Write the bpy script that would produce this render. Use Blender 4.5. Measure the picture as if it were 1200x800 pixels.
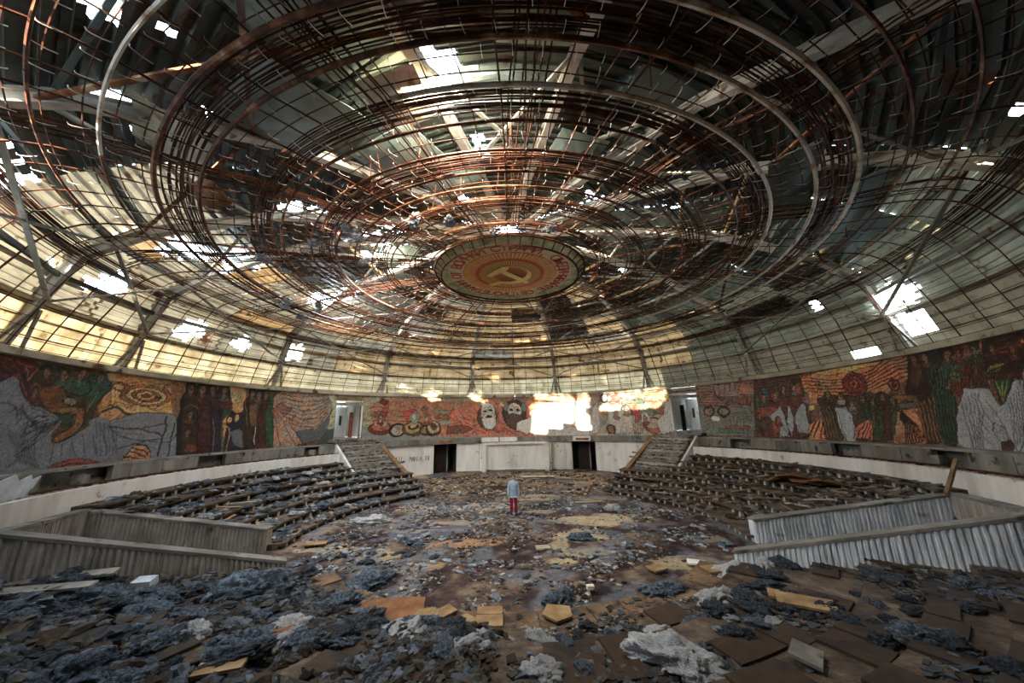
import bpy, math, random
import numpy as np
from mathutils import Matrix, Vector, Euler
scene = bpy.context.scene
for o in list(bpy.data.objects): bpy.data.objects.remove(o, do_unlink=True)
# ---------------------------------------------------------------- camera
cam_d = bpy.data.cameras.new('camera'); cam = bpy.data.objects.new('camera', cam_d)
scene.collection.objects.link(cam); scene.camera = cam
cam_d.sensor_width = 36.0; cam_d.lens = 401.39/1200*36; cam_d.clip_start = 0.05; cam_d.clip_end = 400
RX = (0.99964333, 0.01656691, -0.02094626); UP = (0.02421181, -0.23124033, 0.97259534); FW = (-0.01126928, 0.9727556, 0.23155896)
cam.matrix_world = Matrix(((RX[0], UP[0], -FW[0], 0.212), (RX[1], UP[1], -FW[1], -15.236), (RX[2], UP[2], -FW[2], 4.09), (0, 0, 0, 1)))
# ---------------------------------------------------------------- world, sun, daylight, exposure
world = bpy.data.worlds.new('overcast_sky'); scene.world = world; world.use_nodes = True
wn = world.node_tree.nodes; wl = world.node_tree.links
bg = wn['Background']; bg.inputs['Color'].default_value = (0.72, 0.85, 1.0, 1); bg.inputs['Strength'].default_value = 9.0
SUNDIR = Vector((0.50, 0.855, -0.13)).normalized()
sd = bpy.data.lights.new('low_sun', 'SUN'); sd.energy = 48.0; sd.angle = 0.012; sd.color = (1.0, 0.86, 0.66)
sun = bpy.data.objects.new('low_sun', sd); scene.collection.objects.link(sun)
sun.rotation_euler = SUNDIR.to_track_quat('-Z', 'Y').to_euler(); sun.location = (-20, -30, 15)
def daylight(loc, aim, size, power, col):      # daylight pouring in through a roof opening
    d = bpy.data.lights.new('roof_opening_daylight', 'AREA'); d.shape = 'DISK'; d.size = size; d.energy = power; d.color = col
    o = bpy.data.objects.new('roof_opening_daylight', d); scene.collection.objects.link(o); o.location = loc
    o.rotation_euler = (Vector(aim)-Vector(loc)).to_track_quat('-Z', 'Y').to_euler(); return o
daylight((-1.6, -8.7, 12.35), (1, 14, 2), 2.0, 2600, (1.0, 0.90, 0.76))
daylight((-12.3, -1.6, 11.2), (10, -4, 0), 1.5, 450, (0.62, 0.78, 1.0))
daylight((-10.8, 4.4, 11.6), (2, 3, 0), 1.8, 1300, (0.8, 0.88, 1.0))
daylight((15.3, -2.0, 8.6), (-12, 2, 0), 1.2, 700, (0.65, 0.8, 1.0))
daylight((-6.6, 0.0, 12.5), (3, 10, 0), 1.6, 1300, (1.0, 0.93, 0.82))
scene.view_settings.view_transform = 'Standard'; scene.view_settings.look = 'None'
scene.view_settings.exposure = 0.5; scene.view_settings.gamma = 1.0; scene.view_settings.use_curve_mapping = False
# ---------------------------------------------------------------- helpers
rnd = random.Random(7); nr = np.random.default_rng(11)
def col_link(o): scene.collection.objects.link(o)
class MB:
    def __init__(s): s.v = []; s.f = []; s.n = 0; s.c = []
    def add(s, v, f, c=None):
        v = [tuple(p) for p in v]; s.v += v; s.f += [tuple(i+s.n for i in q) for q in f]; s.n += len(v)
        if c is not None: s.c += [c]*len(v)
    def mesh(s, name, smooth=False):
        me = bpy.data.meshes.new(name); me.from_pydata(s.v, [], s.f)
        if s.c and len(s.c) == len(s.v):
            a = me.color_attributes.new('tint', 'FLOAT_COLOR', 'POINT')
            a.data.foreach_set('color', np.array([(c[0], c[1], c[2], 1) for c in s.c], 'f').ravel())
        if smooth: me.polygons.foreach_set('use_smooth', [True]*len(me.polygons))
        me.update(); return me
def obj(name, me, m=None, parent=None, loc=None, rot=None, scale=None):
    if isinstance(me, MB): me = me.mesh(name)
    o = bpy.data.objects.new(name, me)
    if m is not None and len(me.materials) == 0: me.materials.append(m)
    col_link(o)
    if parent is not None: o.parent = parent
    if loc is not None: o.location = loc
    if rot is not None: o.rotation_euler = rot
    if scale is not None: o.scale = scale
    return o
def struct(o): o['kind'] = 'structure'; return o
def tag(o, label, cat, group=None, kind=None):
    o['label'] = label; o['category'] = cat
    if group: o['group'] = group
    if kind: o['kind'] = kind
    return o
def empty(name, loc=(0, 0, 0), rz=0.0):
    o = bpy.data.objects.new(name, None); o.empty_display_size = 0.2; col_link(o); o.location = loc; o.rotation_euler = (0, 0, rz); return o
def P(R, az, z): a = math.radians(az); return (R*math.sin(a), R*math.cos(a), z)
BOXF = [(0, 3, 2, 1), (4, 5, 6, 7), (0, 1, 5, 4), (1, 2, 6, 5), (2, 3, 7, 6), (3, 0, 4, 7)]
def box(mb, lo, hi, M=None, c=None, jit=0):
    v = [(lo[0], lo[1], lo[2]), (hi[0], lo[1], lo[2]), (hi[0], hi[1], lo[2]), (lo[0], hi[1], lo[2]), (lo[0], lo[1], hi[2]), (hi[0], lo[1], hi[2]), (hi[0], hi[1], hi[2]), (lo[0], hi[1], hi[2])]
    if jit: v = [tuple(a+rnd.uniform(-jit, jit) for a in p) for p in v]
    if M is not None: v = [tuple(M @ Vector(p)) for p in v]
    mb.add(v, BOXF, c)
def beam(mb, a, b, w, h, c=None, up=(0, 0, 1)):
    a = Vector(a); b = Vector(b); d = (b-a); L = d.length; d.normalize(); u = Vector(up)
    s = d.cross(u)
    if s.length < 1e-4: s = d.cross(Vector((1, 0, 0)))
    s.normalize(); u = s.cross(d)
    v = []
    for p in (a, b):
        for i, j in ((-1, -1), (1, -1), (1, 1), (-1, 1)): v.append(tuple(p+s*(i*w/2)+u*(j*h/2)))
    mb.add(v, BOXF, c)
def tube(mb, pts, r, n=4, closed=False, c=None):
    pts = np.asarray(pts, float); N = len(pts)
    if closed: d = np.roll(pts, -1, 0)-np.roll(pts, 1, 0)
    else: d = np.gradient(pts, axis=0)
    d /= np.maximum(np.linalg.norm(d, axis=1, keepdims=True), 1e-9)
    up = np.tile([0, 0, 1.0], (N, 1)); up[np.abs(d[:, 2]) > .95] = (1, 0, 0)
    s = np.cross(d, up); s /= np.linalg.norm(s, axis=1, keepdims=True); u = np.cross(s, d)
    rr = np.broadcast_to(np.asarray(r, float), (N,))[:, None]
    V = np.concatenate([(pts+rr*(math.cos(t)*s+math.sin(t)*u))[:, None] for t in [2*math.pi*k/n+.4 for k in range(n)]], 1).reshape(-1, 3)
    F = []
    for i in range(N if closed else N-1):
        j = (i+1) % N
        for k in range(n): F.append((i*n+k, i*n+(k+1) % n, j*n+(k+1) % n, j*n+k))
    if not closed: F += [tuple(range(n))[::-1], tuple((N-1)*n+k for k in range(n))]
    mb.add(V.tolist(), F, c)
def sector(mb, R0, R1, a0, a1, z0, z1, seg=None, c=None):      # annular block
    seg = seg or max(1, int(abs(a1-a0)/2.5)); v = []; f = []
    for i in range(seg+1):
        a = a0+(a1-a0)*i/seg; v += [P(R0, a, z0), P(R1, a, z0), P(R1, a, z1), P(R0, a, z1)]
    for i in range(seg):
        b = 4*i
        for k in range(4): f.append((b+k, b+4+k, b+4+(k+1) % 4, b+(k+1) % 4))
    f += [(0, 1, 2, 3), (4*seg+3, 4*seg+2, 4*seg+1, 4*seg)]
    mb.add(v, f, c)
def hsh(ix, iy, iz, s):
    h = (ix.astype(np.int64)*374761393+iy.astype(np.int64)*668265263+iz.astype(np.int64)*2147483647+s*1274126177) & 0xffffffff
    h = ((h ^ (h >> 13))*1274126177) & 0xffffffff; h = (h ^ (h >> 16)); return (h & 0xffff)/65535.0
def vnoise(x, y, z=0.0, s=0):
    x, y, z = np.broadcast_arrays(np.asarray(x, float), np.asarray(y, float), np.asarray(z, float))
    ix, iy, iz = np.floor(x), np.floor(y), np.floor(z); fx, fy, fz = x-ix, y-iy, z-iz
    fx, fy, fz = [t*t*(3-2*t) for t in (fx, fy, fz)]; r = 0
    for a in (0, 1):
        for b in (0, 1):
            for c in (0, 1):
                r = r+hsh(ix+a, iy+b, iz+c, s)*(fx if a else 1-fx)*(fy if b else 1-fy)*(fz if c else 1-fz)
    return r
def fbm(x, y, z=0.0, o=4, s=0):
    r = 0; a = .5; t = 0
    for k in range(o): r = r+a*vnoise(np.asarray(x)*2**k, np.asarray(y)*2**k, np.asarray(z)*2**k, s+k*17); t += a; a *= .5
    return r/t
def srgb(h):
    c = [int(h[i:i+2], 16)/255 for i in (0, 2, 4)]; return tuple(x/12.92 if x <= .04045 else ((x+.055)/1.055)**2.4 for x in c)
# ---------------------------------------------------------------- materials
def mat(name, stops, scale=3.0, rough=.85, bump=.3, bscale=None, stretch=(1, 1, 1), detail=6, metal=0, tint=False, transl=0, bdist=.02, dirt=None):
    m = bpy.data.materials.new(name); m.use_nodes = True; nt = m.node_tree; N = nt.nodes; L = nt.links
    b = N['Principled BSDF']; b.inputs['Roughness'].default_value = rough; b.inputs['Metallic'].default_value = metal
    b.inputs['Specular IOR Level'].default_value = .3
    tc = N.new('ShaderNodeTexCoord'); mp = N.new('ShaderNodeMapping'); mp.inputs['Scale'].default_value = stretch
    L.new(tc.outputs['Object'], mp.inputs['Vector'])
    no = N.new('ShaderNodeTexNoise'); no.inputs['Scale'].default_value = scale; no.inputs['Detail'].default_value = detail; no.inputs['Roughness'].default_value = .65
    L.new(mp.outputs['Vector'], no.inputs['Vector'])
    cr = N.new('ShaderNodeValToRGB'); e = cr.color_ramp.elements
    while len(e) < len(stops): e.new(.5)
    for k, (p, h) in enumerate(stops): e[k].position = p; e[k].color = srgb(h)+(1,)
    L.new(no.outputs['Fac'], cr.inputs['Fac']); out = cr.outputs['Color']
    if tint:
        at = N.new('ShaderNodeAttribute'); at.attribute_name = 'tint'
        mx = N.new('ShaderNodeMix'); mx.data_type = 'RGBA'; mx.blend_type = 'MULTIPLY'; mx.inputs['Factor'].default_value = 1
        L.new(out, mx.inputs['A']); L.new(at.outputs['Color'], mx.inputs['B']); out = mx.outputs['Result']
    if dirt:
        n3 = N.new('ShaderNodeTexNoise'); n3.inputs['Scale'].default_value = dirt[1]; n3.inputs['Detail'].default_value = 8; L.new(tc.outputs['Object'], n3.inputs['Vector'])
        r3 = N.new('ShaderNodeValToRGB'); r3.color_ramp.elements[0].position = dirt[2]; r3.color_ramp.elements[1].position = dirt[2]+.08
        L.new(n3.outputs['Fac'], r3.inputs['Fac']); m3 = N.new('ShaderNodeMix'); m3.data_type = 'RGBA'
        L.new(r3.outputs['Color'], m3.inputs['Factor']); L.new(out, m3.inputs['A']); m3.inputs['B'].default_value = srgb(dirt[0])+(1,); out = m3.outputs['Result']
    L.new(out, b.inputs['Base Color'])
    if bump:
        n2 = N.new('ShaderNodeTexNoise'); n2.inputs['Scale'].default_value = bscale or scale*4; n2.inputs['Detail'].default_value = 5; L.new(mp.outputs['Vector'], n2.inputs['Vector'])
        bp = N.new('ShaderNodeBump'); bp.inputs['Strength'].default_value = bump; bp.inputs['Distance'].default_value = bdist
        L.new(n2.outputs['Fac'], bp.inputs['Height']); L.new(bp.outputs['Normal'], b.inputs['Normal'])
    if transl:
        tr = N.new('ShaderNodeBsdfTranslucent'); L.new(out, tr.inputs['Color']); ms = N.new('ShaderNodeMixShader'); ms.inputs['Fac'].default_value = transl
        L.new(b.outputs[0], ms.inputs[1]); L.new(tr.outputs[0], ms.inputs[2]); L.new(ms.outputs[0], N['Material Output'].inputs['Surface'])
    return m
M = {}
M['pipe'] = mat('rusty_painted_pipe', [(.36, '321a0f'), (.5, '5e341e'), (.6, '8a5a3a'), (.68, 'b49c80')], 1.6, .7, .3, 12)
M['pipe_pale'] = mat('pale_painted_pipe', [(.3, '5a3420'), (.4, 'a88c70'), (.5, 'd8ccba'), (.75, 'e4dccc')], 1.6, .7, .3, 12)
M['rust'] = mat('rusty_rebar', [(.3, '24120a'), (.5, '472412'), (.62, '60351c'), (.8, '80583a')], 2.2, .9, .2, 14)
M['hook'] = mat('pale_wire', [(.3, 'b8b0a0'), (.7, 'dcd8cc')], 4, .6, 0)
M['steel'] = mat('grey_painted_steel', [(.3, '6a6a60'), (.5, '8a897c'), (.7, 'a5a294')], 1.2, .7, .1, dirt=('5a3420', 2.5, .62))
M['steel_pale'] = mat('pale_painted_steel', [(.3, '8c887c'), (.5, 'b0aca0'), (.7, 'ccc8bc')], 1.2, .7, .1, dirt=('6a4630', 2.5, .62))
M['steel_dark'] = mat('dark_greenish_steel', [(.3, '2c322e'), (.5, '3f4742'), (.7, '566058')], 1.2, .6, .1, dirt=('3a2418', 2.0, .6))
M['sheet_dark'] = mat('dark_corrugated_sheet', [(.3, '2b302c'), (.5, '3c443e'), (.7, '505850')], .6, .55, .1, dirt=('46291a', 1.2, .58))
M['sheet_pale'] = mat('weathered_pale_sheet', [(.3, '86806c'), (.5, 'a8a08a'), (.7, 'c4bca4')], .8, .7, .1, transl=.07, dirt=('5a4028', 1.5, .6))  # slight translucency added to brighten the upper ceiling
M['sheet_tan'] = mat('tan_wood_sheet', [(.3, '8c7048'), (.5, 'b4966a'), (.7, 'ccb088')], .9, .8, .1, transl=.10, dirt=('4a3220', 2.0, .6))  # made slightly translucent so skylight brightens the sheets
M['board_teal'] = mat('grey_green_board', [(.3, '5a6862'), (.5, '74827a'), (.7, '8c978e')], .8, .7, .05, dirt=('3c3a30', 2.2, .66))
M['band_shaded'] = mat('shaded_grey_green_panel', [(.3, '8c8a78'), (.5, 'aeac98'), (.7, 'c4c2ae')], 1.6, .6, .1, transl=.13, dirt=('7a7460', 3.0, .6))  # shaded copy of the cream band, weaker right-hand light put into the colour
M['sheet_olive'] = mat('olive_sheet', [(.3, '6e6e5e'), (.5, '8e8d7a'), (.7, 'aaa892')], .8, .7, .1, transl=.03, dirt=('4a3a28', 1.5, .6))  # darker and less translucent than the left-hand sheets
M['band'] = mat('yellowed_translucent_panel', [(.3, 'b4a88c'), (.5, 'd2c9b2'), (.7, 'e2dccb')], 1.6, .6, .1, transl=.34, dirt=('9a8a68', 3.0, .62))
M['concrete'] = mat('weathered_concrete', [(.3, '5e5c56'), (.5, '85827a'), (.7, 'a5a298')], 1.5, .9, .5, 9, dirt=('46423c', 3.0, .6))
M['concrete_stain'] = mat('stained_grey_concrete', [(.3, '55534e'), (.5, '76736c'), (.7, '96928a')], 1.2, .9, .5, 9, stretch=(1, 1, .25), dirt=('3c3834', 2.0, .6))
M['plaster'] = mat('stained_white_plaster', [(.3, 'c0bdb4'), (.5, 'dddbd4'), (.7, 'ecebe6')], 1.3, .85, .2, 12, stretch=(1, 1, .2), dirt=('a08a64', 1.8, .64))
M['ribbed'] = mat('ribbed_daylit_concrete', [(.3, 'a4adb6'), (.5, 'c8d0d8'), (.7, 'e0e6ea')], 2.5, .85, .6, 16, stretch=(1, 1, .5), dirt=('5c5a50', 1.5, .63))  # pale concrete with bluish daylight put into its colour
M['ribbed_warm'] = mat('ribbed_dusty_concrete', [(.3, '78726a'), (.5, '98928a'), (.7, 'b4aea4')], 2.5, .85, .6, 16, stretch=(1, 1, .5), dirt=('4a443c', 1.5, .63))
M['tier'] = mat('dirty_stepped_concrete', [(.3, '2e2622'), (.45, '4b4038'), (.6, '675a4c'), (.75, '857868')], 2.2, .95, .8, 14, detail=9, dirt=('33241f', 1.6, .58), bdist=.05)
M['tooth'] = mat('pale_concrete_support', [(.3, '8a857a'), (.7, 'b4afa4')], 4, .9, .3)
M['plank'] = mat('brown_veneer_board', [(.3, '2a1f17'), (.5, '3e3024'), (.7, '544437')], 1.6, .85, .3, 10, dirt=('2c2622', 1.6, .52))  # dirty brown veneer, darkened further to carry the foreground vignette
M['plank_light'] = mat('worn_brown_board', [(.3, '4c3b2a'), (.5, '6a5540'), (.7, '86705a')], 1.8, .85, .3, 10, dirt=('3a3028', 2.2, .55))
M['slab'] = mat('tan_chipboard', [(.3, '6e5438'), (.5, '8f7452'), (.7, 'ab9270')], 2.5, .8, .2)
M['slab_orange'] = mat('orange_brown_board', [(.3, '5e3c22'), (.5, '7d5532'), (.7, '946c48')], 2.5, .8, .2)
M['wool'] = mat('grey_blue_insulation_wool', [(.28, '252b33'), (.45, '4c5762'), (.6, '768494'), (.75, 'a6b2c0')], 5, 1, 1.0, 22, detail=10, bdist=.06)  # own grey-blue, made bluer and lighter with skylight put into the colour
M['wool_dark'] = mat('dirty_dark_insulation_wool', [(.28, '191d22'), (.45, '343b43'), (.6, '525c66'), (.75, '788088')], 5, 1, 1.0, 22, detail=10, bdist=.06)
M['wool_pale'] = mat('pale_insulation_wool', [(.3, '8b8f95'), (.5, 'b4b7bb'), (.7, 'd4d3d2')], 5, 1, 1.0, 22, detail=10, bdist=.05)
M['rubble'] = mat('broken_debris', [(.3, 'a8a8a8'), (.7, 'ffffff')], 6, .95, .4, 30, tint=True)
M['floor'] = mat('dusty_floor', [(.3, 'b0b0b0'), (.5, 'e0e0e0'), (.7, 'ffffff')], 7, .95, .9, 22, detail=10, tint=True, bdist=.05)
M['mural'] = mat('mosaic_tesserae', [(.3, 'b4b4b4'), (.5, 'e6e6e6'), (.7, 'ffffff')], 28, .6, .25, 45, detail=3, tint=True)
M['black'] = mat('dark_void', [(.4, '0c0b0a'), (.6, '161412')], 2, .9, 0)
M['brick'] = mat('faded_red_brick', [(.3, '6c3c30'), (.5, '8c5244'), (.7, 'a87060')], 5, .9, .4)
M['wood_rail'] = mat('weathered_wooden_rail', [(.3, '5a4430'), (.5, '7d6448'), (.7, '97805f')], 3, .8, .2)
# ---------------------------------------------------------------- geometry of the hall
RM = 15.69; ZT = 6.37; ZB = 2.95
LP = [(3.3, 11.02), (6, 10.75), (7.4, 10.62), (9.1, 10.5), (10, 10.4), (11, 10.15), (11.8, 10.08), (12.7, 10.02), (13.6, 9.85), (14.3, 9.4), (14.75, 8.6), (15.1, 7.75), (15.38, 7.0), (15.55, 6.5)]
_lp = np.array(LP); _ls = np.concatenate([[0], np.cumsum(np.hypot(*np.diff(_lp, axis=0).T))])
def lat(s): return np.interp(s, _ls, _lp[:, 0]), np.interp(s, _ls, _lp[:, 1])
def s_of_r(r): return float(np.interp(r, _lp[:, 0], _ls))
def s_of_z(z): return float(np.interp(-z, -_lp[8:, 1], _ls[8:]))
RP = [(15.95, 6.4), (15.45, 7.9), (14.85, 9.7), (13.3, 10.9), (11.4, 11.95), (9.4, 12.4), (7.2, 12.75), (5, 13.1), (2.5, 13.3), (0.4, 13.35)]
HOLES = [(-1.74, -8.92, 12.45, 0.37), (-1.37, -8.76, 12.49, 0.4), (-1.69, -8.44, 12.53, 0.44), (-1.97, -8.46, 12.51, 0.28), (-8.63, -9.27, 11.25, 0.29), (-8.59, -9.05, 11.36, 0.3), (-6.72, -10.99, 11.13, 0.25), (-6.84, -10.85, 11.16, 0.22), (-6.82, -11.11, 11.05, 0.18), (-9.1, -8.23, 11.47, 0.2), (-9.03, -8.01, 11.58, 0.2), (-2.85, -6.59, 12.75, 0.14), (-2.83, -6.12, 12.82, 0.15), (-2.78, -5.61, 12.9, 0.15), (-0.85, -6.04, 12.93, 0.29), (-0.78, -5.39, 13.03, 0.23), (1.17, -5.31, 13.03, 0.19), (-12.8, -3.48, 10.92, 0.54), (-12.75, -2.95, 11.02, 0.55), (-12.66, -2.46, 11.12, 0.5), (-12.18, -1.26, 11.48, 0.52), (-11.91, -0.63, 11.66, 0.47), (-11.45, 3.93, 11.56, 0.61), (-10.0, 4.57, 12.04, 0.47), (-11.22, 4.35, 11.6, 0.48), (-7.16, -0.64, 12.75, 0.53), (-6.47, -0.33, 12.86, 0.53), (-6.19, 0.01, 12.91, 0.43), (-7.44, 0.97, 12.7, 0.4), (-8.34, -3.52, 12.46, 0.43), (-7.78, -3.05, 12.57, 0.34), (2.44, -3.21, 13.18, 0.22), (14.99, -2.56, 8.63, 0.46), (14.96, -2.91, 8.53, 0.45), (15.32, -1.87, 7.94, 0.35), (15.35, -2.23, 7.73, 0.35), (15.37, -2.58, 7.48, 0.34), (15.38, -2.94, 7.28, 0.34), (15.38, -3.28, 7.09, 0.34), (15.39, -3.45, 6.94, 0.28), (14.92, 0.83, 9.43, 0.32), (10.75, -9.32, 10.18, 0.19), (-14.45, -3.97, 9.28, 0.39), (-14.49, -3.58, 9.48, 0.39), (-14.4, -4.4, 9.07, 0.27), (-13.94, 5.97, 8.76, 0.52), (-14.91, 2.9, 8.68, 0.41), (-15.16, 0.21, 8.77, 0.51), (-15.24, -0.29, 8.51, 0.38), (6.63, 3.57, 12.7, 0.25), (7.25, -2.4, 12.68, 0.24), (-13.88, -5.82, 9.09, 0.2), (-5.54, -1.19, 12.99, 0.25), (-5.22, -0.39, 13.06, 0.31), (-2.62, -3.68, 13.14, 0.21), (2.04, -2.73, 13.23, 0.22), (3.35, -2.89, 13.15, 0.22), (-7.58, -8.22, 12.0, 0.15), (-6.31, -10.29, 11.58, 0.16), (-1.78, -2.59, 13.25, 0.23), (15.86, 0.05, 6.67, 0.32), (15.87, -0.38, 6.62, 0.31), (15.88, -0.77, 6.55, 0.31)]
# unseen gaps added in the outer wall behind the left shoulder, shaped so low sun hits the back mural
def in_hole(c):
    x, y, z = c
    for hx, hy, hz, hr in HOLES:
        if (x-hx)**2+(y-hy)**2+(z-hz)**2 < (hr*(1.0+.25*math.sin(x*9+y*7)))**2: return True
    az = math.degrees(math.atan2(x, y))
    if 6.6 < z < 10.3 and math.hypot(x, y) > 13.6:
        w = .9*math.sin(z*3)+1.6*(float(vnoise(z*4.1, az*1.3, 0, 3))-.5)
        if -142+w < az < -124+w and 7.5+.35*math.sin(az*1.7) < z < 10.15+.3*math.sin(az*2.3): return True
        if -166+w < az < -147+w and 8.9 < z < 10.2 and (z*2.3+az*.35) % 1 > .35: return True
    return False
# ---------------------------------------------------------------- floor
def zone_floor():
    g = .075; n = int(16.4*2/g); xs = np.linspace(-16.4, 16.4, n); X, Y = np.meshgrid(xs, xs, indexing='ij'); R = np.hypot(X, Y)
    b1 = fbm(X*.9, Y*.9, 0, 5, 3); b2 = fbm(X*3.1, Y*3.1, 0, 4, 9); b3 = fbm(X*.35+4, Y*.7, 0, 4, 21); b4 = vnoise(X*9, Y*9, 0, 5)
    Z = .05*(b2-.5)+.09*np.clip(b1-.5, 0, 1)+.03*(b4-.5)
    Z = Z+np.clip((Y-12.2)/2.2, 0, 1)*.24*(np.abs(X) < 9.5)
    def ramp(t, stops):
        p = [a for a, _ in stops]; C = np.array([srgb(c) for _, c in stops]); return np.stack([np.interp(t, p, C[:, k]) for k in range(3)], -1)
    C = ramp(.5*b1+.5*b2, [(.3, '20181a'), (.42, '3b2b2c'), (.5, '4c3a38'), (.58, '665449'), (.68, '8c7a68')])
    pale = ramp(b2, [(.3, '8e7d68'), (.5, 'b5a38a'), (.7, 'cbbba0')])
    # exposed screed between the dirt, mixed with painted-in sun spots: centre x, y, half sizes, tint
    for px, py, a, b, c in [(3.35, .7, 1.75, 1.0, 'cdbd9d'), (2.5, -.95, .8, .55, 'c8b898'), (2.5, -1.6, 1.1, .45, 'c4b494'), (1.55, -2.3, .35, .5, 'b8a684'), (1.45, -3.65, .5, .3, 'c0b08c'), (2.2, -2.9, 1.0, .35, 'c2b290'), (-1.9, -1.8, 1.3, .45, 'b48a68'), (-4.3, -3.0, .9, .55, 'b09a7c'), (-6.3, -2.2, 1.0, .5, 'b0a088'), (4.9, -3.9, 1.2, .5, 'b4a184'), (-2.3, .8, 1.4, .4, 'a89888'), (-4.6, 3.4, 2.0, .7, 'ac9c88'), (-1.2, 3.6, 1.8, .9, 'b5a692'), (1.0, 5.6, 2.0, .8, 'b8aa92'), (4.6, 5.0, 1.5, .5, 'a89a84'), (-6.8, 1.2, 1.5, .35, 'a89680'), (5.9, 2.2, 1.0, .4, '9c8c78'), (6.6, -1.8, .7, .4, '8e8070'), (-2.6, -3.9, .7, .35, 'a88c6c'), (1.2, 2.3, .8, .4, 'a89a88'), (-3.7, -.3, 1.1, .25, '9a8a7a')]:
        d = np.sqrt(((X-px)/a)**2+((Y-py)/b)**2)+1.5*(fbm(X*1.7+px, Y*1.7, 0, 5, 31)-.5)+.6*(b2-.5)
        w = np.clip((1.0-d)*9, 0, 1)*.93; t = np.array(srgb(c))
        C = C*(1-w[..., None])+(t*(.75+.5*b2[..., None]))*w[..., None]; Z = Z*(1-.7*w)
    w = np.clip((Y-6.5)/4, 0, 1)*np.clip((b3-.42)*9, 0, 1)*.75; C = C*(1-w[..., None])+pale*w[..., None]
    w = np.clip((fbm(X*1.1+9, Y*1.1, 0, 5, 77)-.55)*12, 0, 1)*.6; C = C*(1-w[..., None])+np.array(srgb('7b828c'))*(.6+.8*b2[..., None])*w[..., None]
    keep = (R < 15.9)
    idx = -np.ones(X.shape, int); idx[keep] = np.arange(keep.sum())
    V = np.stack([X, Y, Z], -1)[keep]; CC = C[keep]
    q = keep[:-1, :-1] & keep[1:, :-1] & keep[1:, 1:] & keep[:-1, 1:]
    F = np.stack([idx[:-1, :-1][q], idx[1:, :-1][q], idx[1:, 1:][q], idx[:-1, 1:][q]], -1)
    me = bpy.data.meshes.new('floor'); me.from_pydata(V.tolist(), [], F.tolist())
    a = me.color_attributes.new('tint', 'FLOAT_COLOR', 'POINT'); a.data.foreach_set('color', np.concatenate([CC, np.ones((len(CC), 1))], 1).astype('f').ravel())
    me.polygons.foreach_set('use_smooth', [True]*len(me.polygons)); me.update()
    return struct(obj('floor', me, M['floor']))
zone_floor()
mb = MB(); sector(mb, .01, 26, 0, 360, -.6, -.25, 48); struct(obj('floor', mb, M['tier'])).name = 'floor_foundation'
# ---------------------------------------------------------------- side seating tiers
TR = [8.3+.9*k for k in range(7)]; TZ = [.2+.27*k for k in range(7)]
NRr = [6.75+.85*k for k in range(9)]; NZ = [.12+.155*k for k in range(9)]
PIT = (105.5, 125.9)
def zt(x, y):
    R = math.hypot(x, y); az = abs(math.degrees(math.atan2(x, y)))
    if R > 15.1 and az > 126: return 2.2
    if az < 36: return .0+.24*min(1, max(0, (y-12.2)/2.2))
    if az < PIT[0]:
        z = 0
        for r, h in zip(TR, TZ):
            if R > r: z = h
        return z
    if az < PIT[1]: return 0.0
    z = 0
    for r, h in zip(NRr, NZ):
        if R > r: z = h
    return z
tooth = MB(); box(tooth, (-.05, -.17, 0), (.05, .0, .17)); tooth_me = tooth.mesh('tier_support'); tooth_me.materials.append(M['tooth'])
for sgn in (-1, 1):
    for k in range(7):
        r0 = TR[k]; r1 = TR[k+1] if k < 6 else 14.6; z = TZ[k]; zb = TZ[k-1] if k else 0
        a0, a1 = 38 if k < 4 else 52, PIT[0]
        mb = MB(); c0, c1 = sgn*a0, sgn*a1
        seg = 60; vs = []; fs = []
        # tread with a sagging, broken lip over a dark recess
        for i in range(seg+1):
            a = c0+(c1-c0)*i/seg; e = .05*(vnoise(i*.7, k, 0, 3+sgn)-.5); dz = .03*(vnoise(i*.5, k+9, 0, 4)-.5)
            vs += [P(r0-.06+e, a, z-.07+dz), P(r0-.06+e, a, z+dz), P(r1+.2, a, z), P(r1+.2, a, z-.35), P(r0+.16, a, z-.3), P(r0+.16, a, z-.07)]
        for i in range(seg):
            for j in range(5): fs.append((6*i+j, 6*i+6+j, 6*i+7+j, 6*i+1+j))
            fs.append((6*i+5, 6*i+11, 6*i+6, 6*i))
        fs += [tuple(range(6)), tuple(6*seg+j for j in range(6))[::-1]]
        mb.add(vs, fs); row = struct(obj('seating_tier', mb, M['tier']))
        n = int(math.radians(a1-a0)*r0/(.46 if sgn > 0 else .55))
        for i in range(n):
            if rnd.random() < (.12 if sgn > 0 else .3): continue
            a = c0+(c1-c0)*(i+.5+rnd.uniform(-.12, .12))/n; p = P(r0+.12, a, zb+.005)
            obj('tier_support', tooth_me, None, row, p, (rnd.uniform(-.06, .06), rnd.uniform(-.06, .06), -math.radians(a)), (rnd.uniform(.8, 1.3), 1, 1.0 if k else .8))
# near terraces
plank_cols = [M['plank'], M['tier']]
for k in range(9):
    r0 = NRr[k]; r1 = NRr[k+1] if k < 8 else 15.6; z = NZ[k]
    mb = MB(); sector(mb, r0, r1+.1, 126.3 if k else 128, 233.7 if k else 232, z-.35, z, 60); row = struct(obj('near_terrace', mb, M['tier']))
    a = 127.5
    while a < 232:
        w = rnd.uniform(4.5, 8.0)*8/r0
        if a+w > 232.5: break
        pr = 1 if k == 0 and a < 208 else .62 if a < 195 else .35
        if rnd.random() < pr:
            pm = MB(); i0, i1 = r0-.02+rnd.uniform(0, .03), r1-.03-rnd.uniform(0, .12); t = rnd.uniform(-.006, .006)
            sector(pm, i0, i1-(rnd.choice([0, 0, .2, .35]) if k else 0), a+.1+(rnd.uniform(0, .5) if k else 0), a+w-.12, z+.004, z+.03+rnd.uniform(0, .03 if k else .006), 3)
            obj('tread_board', pm, M['plank_light' if k == 0 else 'plank'], row)
        a += w
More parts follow.
